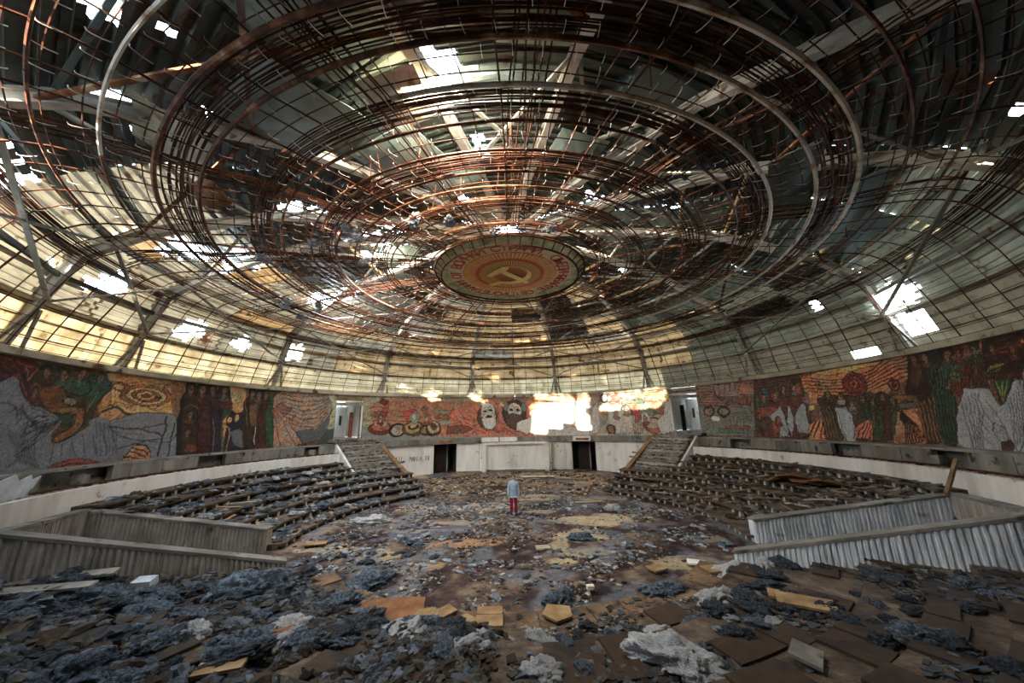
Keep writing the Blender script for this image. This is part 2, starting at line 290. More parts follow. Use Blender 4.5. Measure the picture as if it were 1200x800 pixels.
# ---------------------------------------------------------------- outer ring: white desk wall, slot, concrete parapet, ledge, murals
def ring_wall(name, R0, R1, a0, a1, z0, z1, m, seg=None): mb = MB(); sector(mb, R0, R1, a0, a1, z0, z1, seg); return struct(obj(name, mb, m))
for sgn, nm in ((-1, 'left'), (1, 'right')):
    ring_wall('trim_1_'+nm, 14.35, 14.55, sgn*52.5, sgn*124, 1.2, 2.33, M['plaster'], 60)
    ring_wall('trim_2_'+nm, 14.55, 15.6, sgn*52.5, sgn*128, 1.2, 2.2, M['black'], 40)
    lb = MB()
    for i in range(70):
        a = sgn*(53+i*1.02)
        if rnd.random() < .75: box(lb, (-.06, -.05, 0), (.06, .05, .09), Matrix.Translation(P(14.72, a, 2.25)) @ Matrix.Rotation(-math.radians(a), 4, 'Z'))
    struct(obj('ledge_blocks', lb, M['tooth']))
    ring_wall('rusty_rail', 14.95, 15.05, sgn*52.5, sgn*124, 2.28, 2.36, M['rust'], 50)
    gaps = [(58, 61.5), (78.5, 83.5), (92, 98)] if sgn < 0 else [(62, 66.5), (82.5, 87.5), (97.5, 103.5)]
    gaps[-1] = (97, 106) if sgn < 0 else (98, 102.5)
    par = struct(empty('parapet_'+nm)); a = 52.3
    while a < 126:
        b = min(126, a+rnd.uniform(4.5, 6.5))
        for g0, g1 in gaps:
            if a < g0 < b: b = g0
            if abs(a-g0) < .01: b = g1
        if not any(abs(a-g[0]) < .01 for g in gaps):
            pm = MB(); sector(pm, 15.16, 15.36, sgn*(a+.06), sgn*(b-.06), 2.36+rnd.uniform(-.01, .01), 2.92+rnd.uniform(-.02, .01), 5)
            obj('parapet_panel', pm, M['concrete_stain'], par)
        a = b
    ring_wall('ledge', 15.14, 15.75, sgn*52.5, sgn*126, 2.86, 2.94, M['concrete'], 60)
# mural canvas; a sunlit wash is painted as a pale area on the back mural ---------------------------------------------------
DATA = """P 6b4a2c 0 -112.34,6.66 -99.87,6.63 -67.57,6.76 -52.85,6.79 -51.32,2.33 -78.96,2.31 -107.73,2.60
P c48a45 0 -100.57,6.37 -85.52,6.39 -84.00,4.24 -97.93,4.28
P d9a850 0 -97.93,5.82 -88.98,6.08 -85.30,5.44 -85.86,4.79 -94.55,4.74 -97.49,5.08
E b5652f -92.40,5.54 3.91,0.43
E e0b460 -92.40,5.54 3.12,0.32
E a0552c -92.40,5.54 2.21,0.23
E dfae58 -92.40,5.54 1.43,0.15
E 8a4526 -92.40,5.54 0.65,0.07
E a55a30 -96.74,5.85 1.44,0.19
E dca755 -96.74,5.85 0.84,0.11
E a55a30 -88.16,5.94 1.70,0.27
E dca755 -88.16,5.94 1.13,0.18
L 8a4a28 1 -98.33,4.97 -96.22,5.26 -94.72,4.94 -93.07,5.24 -90.83,4.91 -88.31,5.20 -84.90,4.88
L 7a4426 1 -98.13,6.04 -95.62,5.99 -93.19,6.18 -90.39,6.08 -86.90,6.22
L 3a3a38 3 -98.22,4.84 -96.64,5.05 -94.55,4.74 -93.24,4.68
P 5a1816 0 -112.12,6.47 -108.43,6.36 -106.83,6.16 -107.34,5.54 -106.91,4.97 -107.98,5.26 -109.47,5.76 -111.04,5.56
L 9a4030 1 -111.84,6.24 -110.44,6.21 -109.12,6.11 -107.96,6.11
L 2a0c0c 1 -111.62,6.05 -110.48,6.00 -109.43,5.89 -108.25,5.67
L 9a4a34 1 -109.32,5.79 -108.26,5.52 -107.32,5.17
L 2a0c0c 1.3 -110.15,6.20 -108.78,5.81 -107.41,5.43
L b05a3c 1 -108.85,6.05 -108.20,5.89 -108.16,5.68 -107.65,5.83 -107.29,6.03
P 4a3a22 0 -107.48,5.67 -107.02,6.15 -105.58,6.13 -104.17,6.19 -102.42,6.29 -99.78,6.28 -97.96,5.98 -97.64,5.63 -98.59,5.38 -99.18,4.90 -99.42,4.43 -100.22,4.13 -101.30,3.94 -103.10,3.70 -103.66,3.88 -102.97,4.17 -101.34,4.20 -101.29,4.58 -104.24,4.65 -105.88,4.90 -107.06,5.02
P 3d5a40 0 -105.63,5.99 -103.24,6.02 -101.10,5.97 -100.12,5.66 -100.99,5.39 -103.19,5.43 -104.29,5.69
P 34523a 0 -101.22,6.10 -98.10,6.01 -97.75,5.63 -98.90,5.34 -99.62,4.89 -100.79,5.18 -100.56,5.65
P 7a4a20 0 -106.45,5.43 -105.48,5.65 -103.87,5.59 -102.75,5.21 -102.88,4.91 -104.49,4.89 -105.89,5.09
P 8a5a26 0 -104.89,4.89 -101.47,4.99 -100.56,4.94 -100.26,4.40 -100.78,4.05 -103.13,3.73 -103.56,3.87 -102.43,4.14 -101.43,4.28 -101.61,4.69 -104.52,4.73
P 2f4a34 0 -104.33,4.73 -101.82,4.69 -101.49,4.34 -102.62,4.23 -103.39,4.40
E 4a3024 -106.27,6.02 0.72,0.19
E 241a14 -106.39,6.13 0.78,0.13
E 5a4030 -104.43,6.03 0.81,0.17
E 2a1c16 -104.55,6.15 0.81,0.11
E 5a3c2c -102.06,6.16 0.97,0.17
E 40281e -102.18,6.27 0.96,0.10
E 3a4a34 -99.77,6.15 0.91,0.19
E 6a4a34 -106.98,5.47 0.57,0.19
E 8a8070 -102.70,5.15 0.73,0.11
L 1a1410 1 -106.40,5.57 -105.29,5.66 -103.77,5.59 -102.54,5.21 -102.68,4.92
L 1a1410 1 -104.52,4.73 -101.85,4.72 -101.35,4.63 -101.22,4.28 -102.53,4.14
L 1a1410 1 -101.47,4.99 -100.56,4.94 -100.18,4.43 -100.78,4.05 -103.13,3.73
L 1a1410 1 -101.16,6.03 -100.34,5.65 -100.96,5.36 -102.77,5.44
L 1a1410 1 -97.93,5.95 -98.59,5.38 -99.18,4.90 -99.44,4.46
L 9a7040 1 -100.38,5.94 -99.45,5.68 -99.74,5.26 -100.06,4.89
L 1a1410 .8 -103.17,5.84 -102.01,5.76 -101.01,5.88
L a86a3a 1 -105.20,5.78 -104.66,5.85 -104.45,5.95
P 8a6238 0 -89.15,6.31 -73.10,6.51 -70.78,2.29 -85.92,2.72
P 241f1c 0 -85.83,2.79 -86.47,4.05 -86.76,5.02 -86.61,5.62 -86.03,6.04 -76.43,6.14 -74.97,5.13 -74.34,3.74 -73.31,2.54
P 3c2a20 0 -84.78,2.88 -86.18,5.03 -85.82,5.76 -84.04,5.80 -82.66,4.23 -81.99,2.81
P 4c2420 0 -81.99,2.81 -83.81,5.47 -83.12,5.82 -81.88,5.84 -80.50,4.22 -79.85,2.75
P 3a2430 0 -79.85,2.75 -81.55,5.59 -80.93,5.86 -79.91,5.79 -78.91,4.22 -77.96,2.70
P 3a4a3a 0 -77.96,2.70 -78.91,4.22 -78.63,5.32 -77.23,5.20 -77.02,3.77 -77.00,2.68
P 5a2a22 0 -80.48,5.17 -80.29,5.88 -78.28,5.83 -75.42,5.59 -75.40,5.27 -77.84,5.11
P 6a3a20 0 -84.49,3.06 -84.47,3.45 -82.70,3.42 -82.43,3.02
E 1c1614 -85.35,6.14 0.89,0.24
E 3a241c -85.29,6.06 0.59,0.18
E 1c1614 -83.48,6.11 0.92,0.25
E 4a2c20 -83.42,6.02 0.62,0.19
E 241416 -81.61,6.15 0.95,0.25
E 4a2824 -81.55,6.07 0.63,0.19
E 1c1614 -79.33,6.17 0.98,0.27
E 3c2420 -79.27,6.08 0.69,0.20
E 4a2a20 -84.58,4.84 0.74,0.24
E 3a241c -84.31,4.04 0.88,0.20
L 120e0c 1 -84.04,5.80 -82.81,4.23 -81.99,2.81
L 120e0c 1 -81.88,5.84 -80.66,4.22 -79.85,2.75
L 120e0c 1 -79.86,5.71 -78.91,4.22 -77.96,2.70
L 7a8a80 .8 -80.46,4.65 -79.36,2.95
L 7a8a80 .8 -78.54,4.66 -77.78,2.91
L 8a5230 .8 -86.18,5.03 -84.89,5.29 -83.58,5.14
L b07a48 1 -87.04,4.25 -86.19,3.48 -86.20,2.91
L 6a4a30 .8 -83.09,5.31 -81.74,5.16 -82.80,4.89 -81.40,4.65
P c9a05a 0 -78.40,6.56 -74.87,6.47 -74.80,5.13 -75.61,4.75 -77.17,5.11
P 2c2c30 0 -77.72,3.86 -77.56,4.66 -76.70,4.89 -75.03,4.94 -73.57,4.19 -72.26,3.72 -72.33,2.60 -76.97,2.63
P d09a60 0 -78.49,4.57 -77.83,4.84 -77.62,4.21 -77.72,3.34
L c99060 1.5 -77.62,4.21 -76.82,3.99 -76.75,3.32 -77.02,2.72
P 686a70 0 -76.79,3.94 -74.89,4.11 -72.31,3.81 -72.00,3.24 -73.57,3.00 -75.70,3.22
E d8a868 -77.18,4.57 0.41,0.14
E d8a868 -75.89,4.66 0.42,0.18
P 3a2c20 0 -73.86,2.91 -75.07,5.60 -74.24,6.00 -70.65,6.07 -69.06,5.17 -67.53,2.88
P 7a5a34 0 -72.87,4.19 -73.81,5.23 -73.07,5.82 -71.89,5.65 -71.51,4.28
P 4a2820 0 -70.38,2.84 -71.72,4.67 -70.85,5.76 -69.44,5.17 -68.21,2.79
P 2c5638 0 -69.04,3.00 -70.17,5.17 -69.75,5.78 -68.68,5.90 -68.18,4.17 -67.53,2.88
P 2c5038 0 -70.17,5.87 -68.78,6.10 -64.60,6.34 -63.70,6.14 -66.75,5.87 -68.47,5.49
E 2a1c14 -73.59,6.11 0.71,0.24
E 3a2418 -72.31,6.08 0.72,0.25
E 2a1c16 -71.01,6.06 0.73,0.25
L e8e8e0 1 -71.99,4.19 -71.65,3.24
L 120e0c 1 -72.25,5.64 -71.51,4.28 -70.43,2.93
L 120e0c 1 -73.86,5.33 -73.22,4.19
L 8a6a40 .8 -74.72,5.60 -73.57,4.19
P 6a3020 0 -71.84,2.96 -70.99,3.32 -68.36,3.09 -67.85,2.78
P a88468 0 -69.05,5.89 -67.36,6.34 -54.52,6.45 -54.26,5.74 -56.24,4.11 -62.82,2.89 -67.16,2.87
P 8a5a48 0 -69.06,5.17 -67.05,5.71 -64.08,5.21 -66.50,4.57
S 1e1a18 8 .9 -67.28,6.18 -63.23,5.98 -58.74,6.16 -55.75,6.20 / -66.12,4.57 -62.41,4.14 -57.93,4.12 -55.40,5.26
S 3a5a44 3 1.2 -65.54,4.99 -61.39,4.57 -56.51,4.79 / -66.00,5.94 -61.87,5.66 -55.66,5.96
P 5a6060 0 -63.05,3.83 -58.30,4.01 -55.22,4.79 -54.13,5.38 -53.23,4.09 -56.74,3.21 -61.93,3.08
S c08a68 5 1.6 -68.21,4.98 -67.21,2.97 / -66.75,5.09 -61.54,3.07
L 1a1614 1 -68.40,4.98 -67.43,4.17 -65.71,2.94
L 1a1614 1 -67.49,5.03 -65.53,4.16 -62.67,2.99
L 1a1614 1 -66.75,5.09 -63.98,4.15 -61.19,3.17
P b0a880 0 -56.27,6.43 -53.37,6.35 -52.74,4.56 -54.06,3.98 -54.58,3.07 -55.61,4.10 -54.53,5.26
P 4a524e 0 -57.53,3.12 -55.31,3.87 -52.84,4.20 -51.92,2.80 -57.39,2.78
P a8a07a 0 -47.01,6.56 10.24,6.65 9.53,2.29 -45.92,2.82
P 8a8e84 0 -46.28,4.05 9.67,3.14 9.53,2.29 -45.92,2.82
P b87850 0 -45.03,5.43 -41.85,6.09 -35.94,6.27 -17.49,6.03 -0.91,6.58 10.21,6.50 9.65,2.99 -22.62,3.13 -42.64,3.52
P 6a3420 0 -41.40,6.23 -39.37,5.98 -40.26,5.57 -42.27,5.83
P d0401f 0 -35.22,5.18 -32.22,5.39 -30.11,5.04 -31.03,4.36 -34.07,4.37
P a85030 0 -42.90,4.54 -40.29,5.71 -39.31,5.71 -40.02,4.53 -40.86,4.02
S 2c1c18 6 1 -45.03,5.43 -41.70,5.50 -39.24,5.38 / -44.83,3.85 -41.31,3.89 -38.93,4.00
S 3a2218 5 1 -38.24,5.31 -35.72,5.18 -32.19,5.18 / -38.38,3.74 -35.41,3.59 -31.43,3.69
E 7a2a1a -41.31,3.89 3.34,0.51
E b85a30 -41.34,4.02 2.64,0.32
E c8a888 -41.40,4.27 1.92,0.19
E 3a2a22 -36.42,3.73 2.46,0.52
E b0a48c -36.42,3.73 1.73,0.40
L 2a2018 .8 -37.49,4.13 -35.44,3.72 -36.83,3.34
L 2a2018 .8 -35.51,4.11 -36.89,3.60
E 6a4a28 -31.96,3.82 3.28,0.60
E a88c50 -31.97,3.89 2.52,0.44
E 3a2a18 -31.98,3.96 1.52,0.20
E b8a060 -31.99,4.03 1.01,0.14
E 8aa088 -31.60,4.70 1.53,0.41
E d0d0b0 -31.61,4.77 0.76,0.21
E 4a3a24 -28.37,3.66 1.54,0.41
E a08a50 -28.37,3.66 1.02,0.27
E 4a3828 -25.81,3.78 2.34,0.62
E c0ac84 -25.82,3.85 1.82,0.48
E 6a5038 -25.83,3.92 0.91,0.28
L 2a2018 .8 -26.92,4.34 -25.80,3.71 -24.29,4.19
P 8a9a88 0 -25.46,5.25 -21.21,5.24 -21.19,4.95 -25.16,4.96
P b8602c 0 -25.42,4.89 -20.92,4.88 -20.89,4.52 -25.12,4.54
P 9aa490 0 -23.79,4.40 -20.08,4.38 -20.06,4.02 -23.75,4.05
P a06848 0 -29.92,5.46 -28.12,5.60 -25.86,4.20 -27.40,4.07
S 5a4030 3 .8 -24.94,5.32 -20.69,5.31 / -24.26,3.91 -20.05,3.88
P d4704c 0 -21.23,5.38 -12.02,5.58 10.12,5.90 9.64,2.92 -22.62,3.13 -21.11,3.89 -20.09,4.45
S 5a2a1c 9 .9 -20.69,5.31 -16.86,4.01 -12.00,3.26 / -0.95,5.98 -1.63,4.35 6.97,3.15
S 7a3020 6 .9 -22.11,3.34 -16.04,3.64 -3.88,3.35 / -18.54,5.31 -12.01,4.27 0.21,3.40
S e08a60 5 1 -20.14,5.17 -16.06,4.14 -9.30,3.38 / -3.75,5.70 -3.29,4.07 4.27,3.23
P 8a4a34 0 -21.64,3.89 -17.40,4.08 -13.08,3.70 -17.36,3.30 -22.11,3.27
E 6b4630 -9.01,4.69 3.28,1.09
E d8ccb8 -9.00,5.27 2.20,0.59
P c8bca4 0 -11.20,5.43 -6.79,5.56 -6.27,4.67 -8.74,4.39 -11.20,4.70
E 4a3424 -8.47,4.61 1.10,0.16
P d8d0c0 0 -10.92,4.55 -6.55,4.67 -6.03,3.94 -7.67,3.59 -9.84,3.68
E 3a2a20 -9.83,5.13 0.55,0.07
E 3a2a20 -7.90,5.20 0.55,0.07
L 4a3424 1 -12.02,5.29 -11.74,4.41 -9.84,3.68 -7.40,3.52 -5.47,4.08 -5.43,5.11
E 5a3a28 -0.21,4.93 3.85,1.19
E d8c8b0 -0.19,5.16 2.21,0.67
E 3a2a20 -1.29,5.24 0.56,0.09
E 3a2a20 0.92,5.22 0.55,0.09
P 6a4a34 0 -2.69,4.80 -0.48,5.01 2.25,4.70 2.71,3.89 -0.05,3.47 -2.76,3.85
L d8c8b0 1 -0.19,5.08 -0.22,4.71
P e0dace 0 0.55,4.12 4.99,4.61 7.68,4.30 8.10,3.43 3.18,3.17 0.50,3.54
L 2a1c16 1.2 -3.76,5.40 -3.27,4.36 -1.68,3.63
L 2a1c16 1.2 3.42,5.36 3.34,4.62
E 8a8478 -2.92,5.54 0.83,0.38
E 8a8478 2.88,5.43 0.83,0.38
P d8cfc0 0 6.81,5.93 23.74,6.19 25.66,3.64 22.86,2.89 5.87,3.01
P c87840 0 4.65,6.40 23.78,6.33 23.67,5.90 12.86,5.87 7.32,5.63 5.02,4.90
L c87840 2 4.99,4.61 8.18,4.01 9.88,4.43 7.78,5.03
L c87840 1.6 17.29,3.74 19.39,3.66 21.32,2.96
L b08a70 1 25.89,4.46 27.32,4.04 26.52,3.09
P b49a7c 0 23.78,6.33 48.74,6.26 47.57,2.86 22.85,2.82
P c8c0b0 0 24.53,5.18 26.22,5.58 26.69,3.63 25.50,3.09 23.44,3.09
E 5a4a40 28.42,5.98 1.30,0.39
E d8d0c4 28.42,5.98 0.94,0.28
P d8401f 0 29.86,5.61 31.00,5.94 29.76,6.10 31.58,6.14 32.18,6.41 32.58,6.05 34.05,5.89 32.74,5.77 32.60,5.36 31.42,5.66
P 9a8a74 0 33.54,5.90 40.52,5.92 40.26,5.26 33.31,5.22
S 4a3428 4 .9 30.06,6.23 36.65,6.12 41.65,6.29 / 30.22,5.12 36.25,5.05 41.69,5.24
P c05030 0 35.85,5.32 38.31,5.29 38.88,4.24 37.27,3.86 36.00,4.39
P 6a7a5c 0 36.99,5.71 39.50,5.80 40.26,5.26 38.70,5.02 37.33,5.30
P 7a8a70 0 39.29,5.28 41.86,5.63 43.89,4.83 42.27,4.34 39.51,4.62
P c8641f 0 35.65,6.14 45.47,6.27 46.78,6.05 39.55,5.93
P dcc87a 0 43.03,6.13 47.79,6.22 47.47,5.54 43.70,5.47
P b06a44 0 40.84,5.52 44.17,5.47 45.18,4.57 44.19,4.45
E 5a4434 34.64,4.73 1.74,0.60
E c8b8a0 34.64,4.73 1.24,0.47
E 4a382c 31.57,4.56 1.51,0.47
E c0a890 31.57,4.56 1.01,0.34
P cdc4b4 0 29.75,5.26 33.21,4.95 36.98,4.38 36.01,3.08 29.57,3.08 28.86,4.03
E 5a3a2c 29.68,3.42 1.27,0.40
E 9a7050 29.68,3.42 0.75,0.27
E 7a3a28 42.00,3.71 2.82,0.57
E b8a088 41.58,3.84 2.12,0.38
P b05a3c 0 39.58,3.59 41.89,3.46 44.79,3.70 44.11,3.21 41.24,3.02
E d0c4b0 39.84,4.23 1.20,0.51
P cfc6b8 0 45.51,5.32 47.93,5.53 47.57,2.86 44.00,2.97 42.57,3.96 45.12,4.44
S 4a3428 5 .8 36.10,4.65 36.49,3.08 / 40.10,4.88 38.42,3.08
L 5a4030 1 26.69,3.63 28.94,4.30 28.64,5.00
P b8b090 0 25.50,3.09 47.23,3.10 47.06,2.74 25.38,2.68
P 8a5a40 0 54.49,6.48 72.53,6.44 87.99,6.45 98.53,6.45 111.12,6.51 106.34,2.81 84.64,2.75 52.59,2.88
P b08064 0 54.86,6.35 68.52,6.27 67.50,4.76 54.75,4.94
S 3a241c 8 1 55.04,6.29 58.85,6.18 58.84,5.45 67.97,5.47 / 54.39,5.06 58.96,4.94 63.00,4.93 67.56,4.86
S e0a070 4 .9 60.15,6.26 60.17,5.59 68.07,5.62 / 63.43,6.28 63.63,5.94 68.31,5.97
S 3a241c 5 1 58.91,6.30 58.84,5.45 / 63.86,6.32 63.98,5.88
P 8a8a78 0 54.32,4.95 67.50,4.76 66.33,3.02 54.10,2.95
S 4a3a30 5 .9 55.74,4.41 57.15,4.68 58.26,4.45 / 54.71,3.28 56.94,3.56 58.32,3.13
E 5a4a3c 56.88,4.57 1.46,0.34
E a88a70 56.88,4.57 1.04,0.23
E 4a3a30 60.36,4.53 1.41,0.33
E a08468 60.36,4.53 1.00,0.21
S 3c3028 5 .9 61.11,3.14 61.82,4.31 63.09,4.45 67.30,4.46 / 64.32,3.36 64.65,3.87 65.47,3.97 66.59,3.96
P 6a8068 0 58.51,3.46 64.39,3.46 64.22,3.21 58.72,3.13
P a05a44 0 60.21,3.62 66.02,3.66 65.89,3.46 60.12,3.46
E f4ecd8 58.07,4.11 1.12,0.17
E 7a7060 65.69,3.16 0.93,0.25
P 6a4030 0 68.52,6.27 78.59,6.39 79.00,4.86 77.74,2.89 66.30,2.97
P 3a7a70 0 69.64,5.73 71.12,5.74 71.10,5.20 69.78,5.13
P 4a6a4c 0 68.16,5.46 69.07,5.44 68.46,4.55 67.80,4.66
E 8a3a20 70.04,4.97 1.08,0.29
P a85030 0 68.17,4.65 70.83,4.81 72.44,4.60 71.12,4.23 69.57,4.05 67.90,4.26
S 2a1a14 7 .9 68.82,6.16 71.43,6.18 76.81,6.28 / 68.80,5.04 72.44,5.08 78.48,5.23
S 5a5e50 5 1.2 72.18,5.96 73.58,5.43 / 77.50,6.07 78.62,5.40
P b0b2b4 0 72.75,4.78 73.47,4.12 73.67,3.03 71.64,3.01 71.14,3.76 70.35,4.14
P b4b6b8 0 74.63,4.76 75.08,4.02 74.07,3.12 73.40,3.57 73.91,4.26
P a8aaac 0 76.15,4.55 77.73,4.89 77.81,4.18 77.70,3.23 75.19,3.31 74.94,3.84
L 2a2020 1 72.75,4.78 73.40,4.03 73.67,3.03
L 2a2020 1 76.15,4.55 74.94,3.84 75.45,3.22
E 5a3a2c 73.82,5.52 0.86,0.23
E 9a6040 72.29,5.37 0.70,0.19
E 5a3828 76.18,5.46 0.83,0.27
E 8a5a40 78.12,4.97 0.72,0.22
E 4a3028 76.90,5.95 0.99,0.18
P a8583c 0 76.06,5.74 77.52,5.88 77.68,5.25 76.30,5.19
S 3a2018 6 .9 67.76,4.06 68.19,3.08 / 74.91,3.80 77.24,3.06
P b04a30 0 70.50,3.85 71.96,3.94 71.84,3.29 70.38,3.19
P e08a4c 0 78.06,6.14 81.75,6.27 86.40,6.32 93.93,6.35 96.15,6.51 95.66,5.58 91.98,4.93 85.00,4.76 78.21,4.88
P e8b850 0 80.47,6.27 88.19,6.36 93.68,6.36 92.76,6.23 87.67,6.11 81.88,6.05
S 3c1c14 7 1.4 77.99,6.05 80.01,6.11 81.36,5.80 85.95,5.82 90.31,5.92 92.68,6.41 96.31,6.43 / 77.79,4.98 80.39,5.01 83.66,4.91 87.24,4.88 91.05,5.31 93.28,5.45 95.42,5.59
E 7a1812 87.25,5.50 1.94,0.55
E c8502c 87.25,5.50 1.72,0.50
E 8a1c14 87.25,5.50 1.59,0.45
E d0683c 87.25,5.50 1.17,0.33
E 8a1c14 87.25,5.50 1.00,0.29
E d87848 87.25,5.50 0.55,0.16
E 7a1812 87.25,5.50 0.36,0.10
E 5a2418 93.35,5.28 0.86,0.26
E b05030 93.35,5.28 0.66,0.19
E 5a2418 93.35,5.28 0.37,0.11
P e89050 0 77.11,2.89 77.72,3.66 79.87,4.00 81.79,3.58 81.66,2.90
S 2c1814 5 1.8 77.24,3.06 79.11,3.83 / 81.46,3.02 81.18,3.75
P f0b850 0 78.32,4.61 79.64,4.68 79.40,4.38 78.27,4.35
P e89858 0 78.78,5.40 80.98,5.34 80.11,4.67 78.54,4.70
P 5a4430 0 80.39,5.01 83.10,5.12 86.62,4.97 91.42,5.01 90.02,2.91 80.13,2.84
P b4b8ba 0 82.99,4.47 85.08,4.52 85.45,3.97 86.04,3.41 85.33,2.91 83.14,2.96 82.96,3.74
L d8dce0 2 83.43,4.46 83.11,3.59
L c8ccd0 1.5 84.66,4.37 84.54,3.59
S 2a1c14 7 .9 80.86,4.83 80.74,3.58 / 83.27,4.79 83.43,2.96
S 8a6a30 4 1 80.28,4.50 80.64,3.09 / 82.17,4.56 82.12,3.10
E 6a5030 84.29,4.77 1.01,0.19
E 5a4030 82.29,5.06 0.75,0.21
E 6a5a40 87.10,4.57 0.82,0.23
E 5a4a34 89.00,4.84 0.80,0.25
E 7a6a48 86.07,4.36 0.70,0.19
P e87848 0 84.91,3.06 86.28,3.67 87.57,3.89 88.71,3.96 87.83,3.02
S 3a1c14 4 1.2 85.46,3.06 87.17,3.74 / 87.33,3.05 88.57,3.82
P 4a6048 0 87.17,4.04 89.18,4.18 88.88,3.03 88.09,3.02 88.31,3.82
E 3a4a38 87.85,4.19 0.67,0.22
S 241a14 6 .8 86.41,4.74 87.10,3.97 / 91.22,4.94 90.18,3.60
P 5a3020 0 89.39,3.04 90.28,4.24 92.00,4.43 90.91,3.06
P 40503c 0 87.83,3.02 89.44,4.18 90.61,4.31 89.65,3.04
P 44543e 0 90.66,3.06 91.80,4.23 92.68,4.36 92.14,3.08
E 3a3024 89.25,4.54 0.93,0.25
E 4a3826 91.08,4.80 1.02,0.28
E 3a3224 92.39,4.57 0.87,0.20
P d88850 0 92.54,4.22 95.54,4.33 95.30,2.99 90.77,2.92
S 2c1a14 9 1.3 92.65,4.08 93.15,3.61 92.73,2.95 / 93.28,4.22 94.87,3.68 95.43,3.12
S 2c1a14 4 1 93.64,4.82 96.08,4.84 / 92.79,4.22 95.57,4.13
P 6a6860 0 93.06,4.49 95.58,4.59 95.54,4.33 92.61,4.29
P 3c2418 0 96.18,6.30 99.13,6.35 101.39,6.41 100.25,5.42 98.61,4.85 94.67,4.87
P 5a3a28 0 96.23,5.89 97.78,5.76 97.75,5.31 96.41,5.16 95.38,5.32
E 33201a 96.93,6.20 0.70,0.25
E 5a3020 98.37,6.19 0.68,0.21
P 4a3420 0 96.14,4.90 98.02,4.92 97.51,3.03 95.52,3.00
S a86a38 4 1 96.27,4.57 95.91,3.16 / 98.11,4.79 97.36,3.09
P 30483c 0 98.52,5.80 100.22,5.88 99.69,4.82 98.13,4.61
P 34503f 0 98.31,4.98 100.52,4.98 100.91,4.21 99.29,2.94 97.45,2.97 97.84,3.93
P 47695a 0 99.70,5.62 101.10,5.87 102.28,5.76 104.47,6.00 104.46,5.83 102.48,5.57 101.12,5.51 99.96,5.06 98.53,4.97
E 24302c 99.65,6.19 0.77,0.21
E 18201f 101.36,6.20 0.95,0.23
E 5a4028 101.37,6.10 0.52,0.18
E 6a2c24 102.94,6.14 0.61,0.19
E 46281c 102.88,6.09 0.41,0.14
E 283a30 104.99,6.26 0.77,0.16
S 121410 6 1 98.74,5.79 98.75,4.97 / 101.18,5.75 99.96,5.06
S 162018 6 1 98.68,4.91 97.94,3.04 / 101.01,4.85 99.69,3.12
P 7a3a20 0 100.98,5.57 103.61,5.64 102.96,4.92 101.16,4.61 100.46,4.92
E 5a7040 101.81,5.36 0.82,0.23
E 8a9a50 101.81,5.36 0.46,0.14
L 20281c 1 101.39,5.56 101.95,5.30 102.75,5.44
S 301c14 6 .9 100.99,5.39 100.88,4.74 / 103.81,5.63 102.44,4.82
P 5a3c30 0 103.35,5.77 105.74,6.05 105.34,5.24 105.14,4.76 103.29,4.86
S 2a1a14 7 .9 103.48,5.70 103.62,4.96 / 106.00,6.09 105.14,4.92
P d07840 0 105.85,6.38 106.26,6.38 105.90,6.10 105.49,6.09
P 40201a 0 106.07,6.31 111.12,6.51 109.09,4.99 105.58,5.12 105.61,5.78
E 2c2420 107.05,6.14 0.73,0.18
E 3c2a20 108.33,6.23 0.71,0.19
P 7a3a24 0 105.74,5.88 108.31,6.07 110.45,6.15 110.14,5.92 107.99,5.82 105.80,5.77
S 1c100c 6 1.1 105.87,5.99 108.35,6.17 110.70,6.33 / 105.21,5.13 107.39,5.07 109.31,5.16
E 5a2a1c 109.12,5.97 0.60,0.15
P 70682c 0 105.24,5.24 105.85,5.49 106.74,5.59 107.67,5.58 107.06,5.39 105.96,5.27
L b0a048 1.2 105.24,5.24 106.22,5.48 107.64,5.55
L 1c1a10 1 105.40,5.29 106.49,5.39 107.40,5.51
P d07840 0 110.22,6.11 110.59,6.12 110.43,6.00 110.06,6.00
S 6a3018 3 1 105.15,5.08 109.06,4.97 / 105.34,5.24 109.14,5.16
P 34502c 0 105.92,5.09 107.51,5.09 106.89,4.67 106.01,4.32 105.68,4.43
S 98a048 3 .8 106.10,5.00 105.95,4.43 / 107.03,5.00 106.13,4.43
P 2a2420 0 106.10,4.32 107.48,5.06 109.18,5.06 106.31,2.79 104.30,2.84
P b0b2b3 0 102.10,4.88 103.19,4.94 104.32,4.89 105.20,4.81 105.25,4.54 105.52,4.30 106.40,4.42 107.38,4.91 108.27,5.04 109.06,4.97 106.31,2.79 100.99,2.87 99.56,3.01 99.98,3.75 101.04,4.33
S 5a5450 6 .8 101.44,4.49 101.28,3.64 101.25,2.93 / 103.87,4.84 103.49,4.19 102.23,2.95
S 5c5854 6 .8 106.58,4.42 105.67,2.97 / 108.66,4.93 107.40,3.67
S 6a625c 4 .8 101.88,3.65 103.18,3.12 / 104.38,4.45 105.28,3.66
P 5a3224 0 104.54,3.20 105.39,3.31 105.74,3.16 105.08,2.90 104.05,2.93
P a4a8ac 0 104.31,3.76 105.28,3.66 105.39,3.31 104.48,3.14 103.93,3.45
F 8a5a3c -106.24,5.99 0.150 5a3a24
F 8a6040 -104.40,6.01 0.155 4a6a48
F 9a6a48 -102.00,6.10 0.175 4a7050
F 6a6a4c -99.68,6.06 0.185 3c6044
F 7a5a44 -106.89,5.39 0.130 6a3020
F 7a5038 -85.26,6.02 0.200 4a3428
F 8a5a40 -83.26,6.03 0.210 6a3830
F 7a4a3c -81.39,6.07 0.215 4a3448
F 86604a -79.11,6.08 0.225 5a6a50
F 7a6044 -84.55,4.80 0.160 6a4a2c
F 7a5a44 -84.43,4.00 0.160 5a3a28
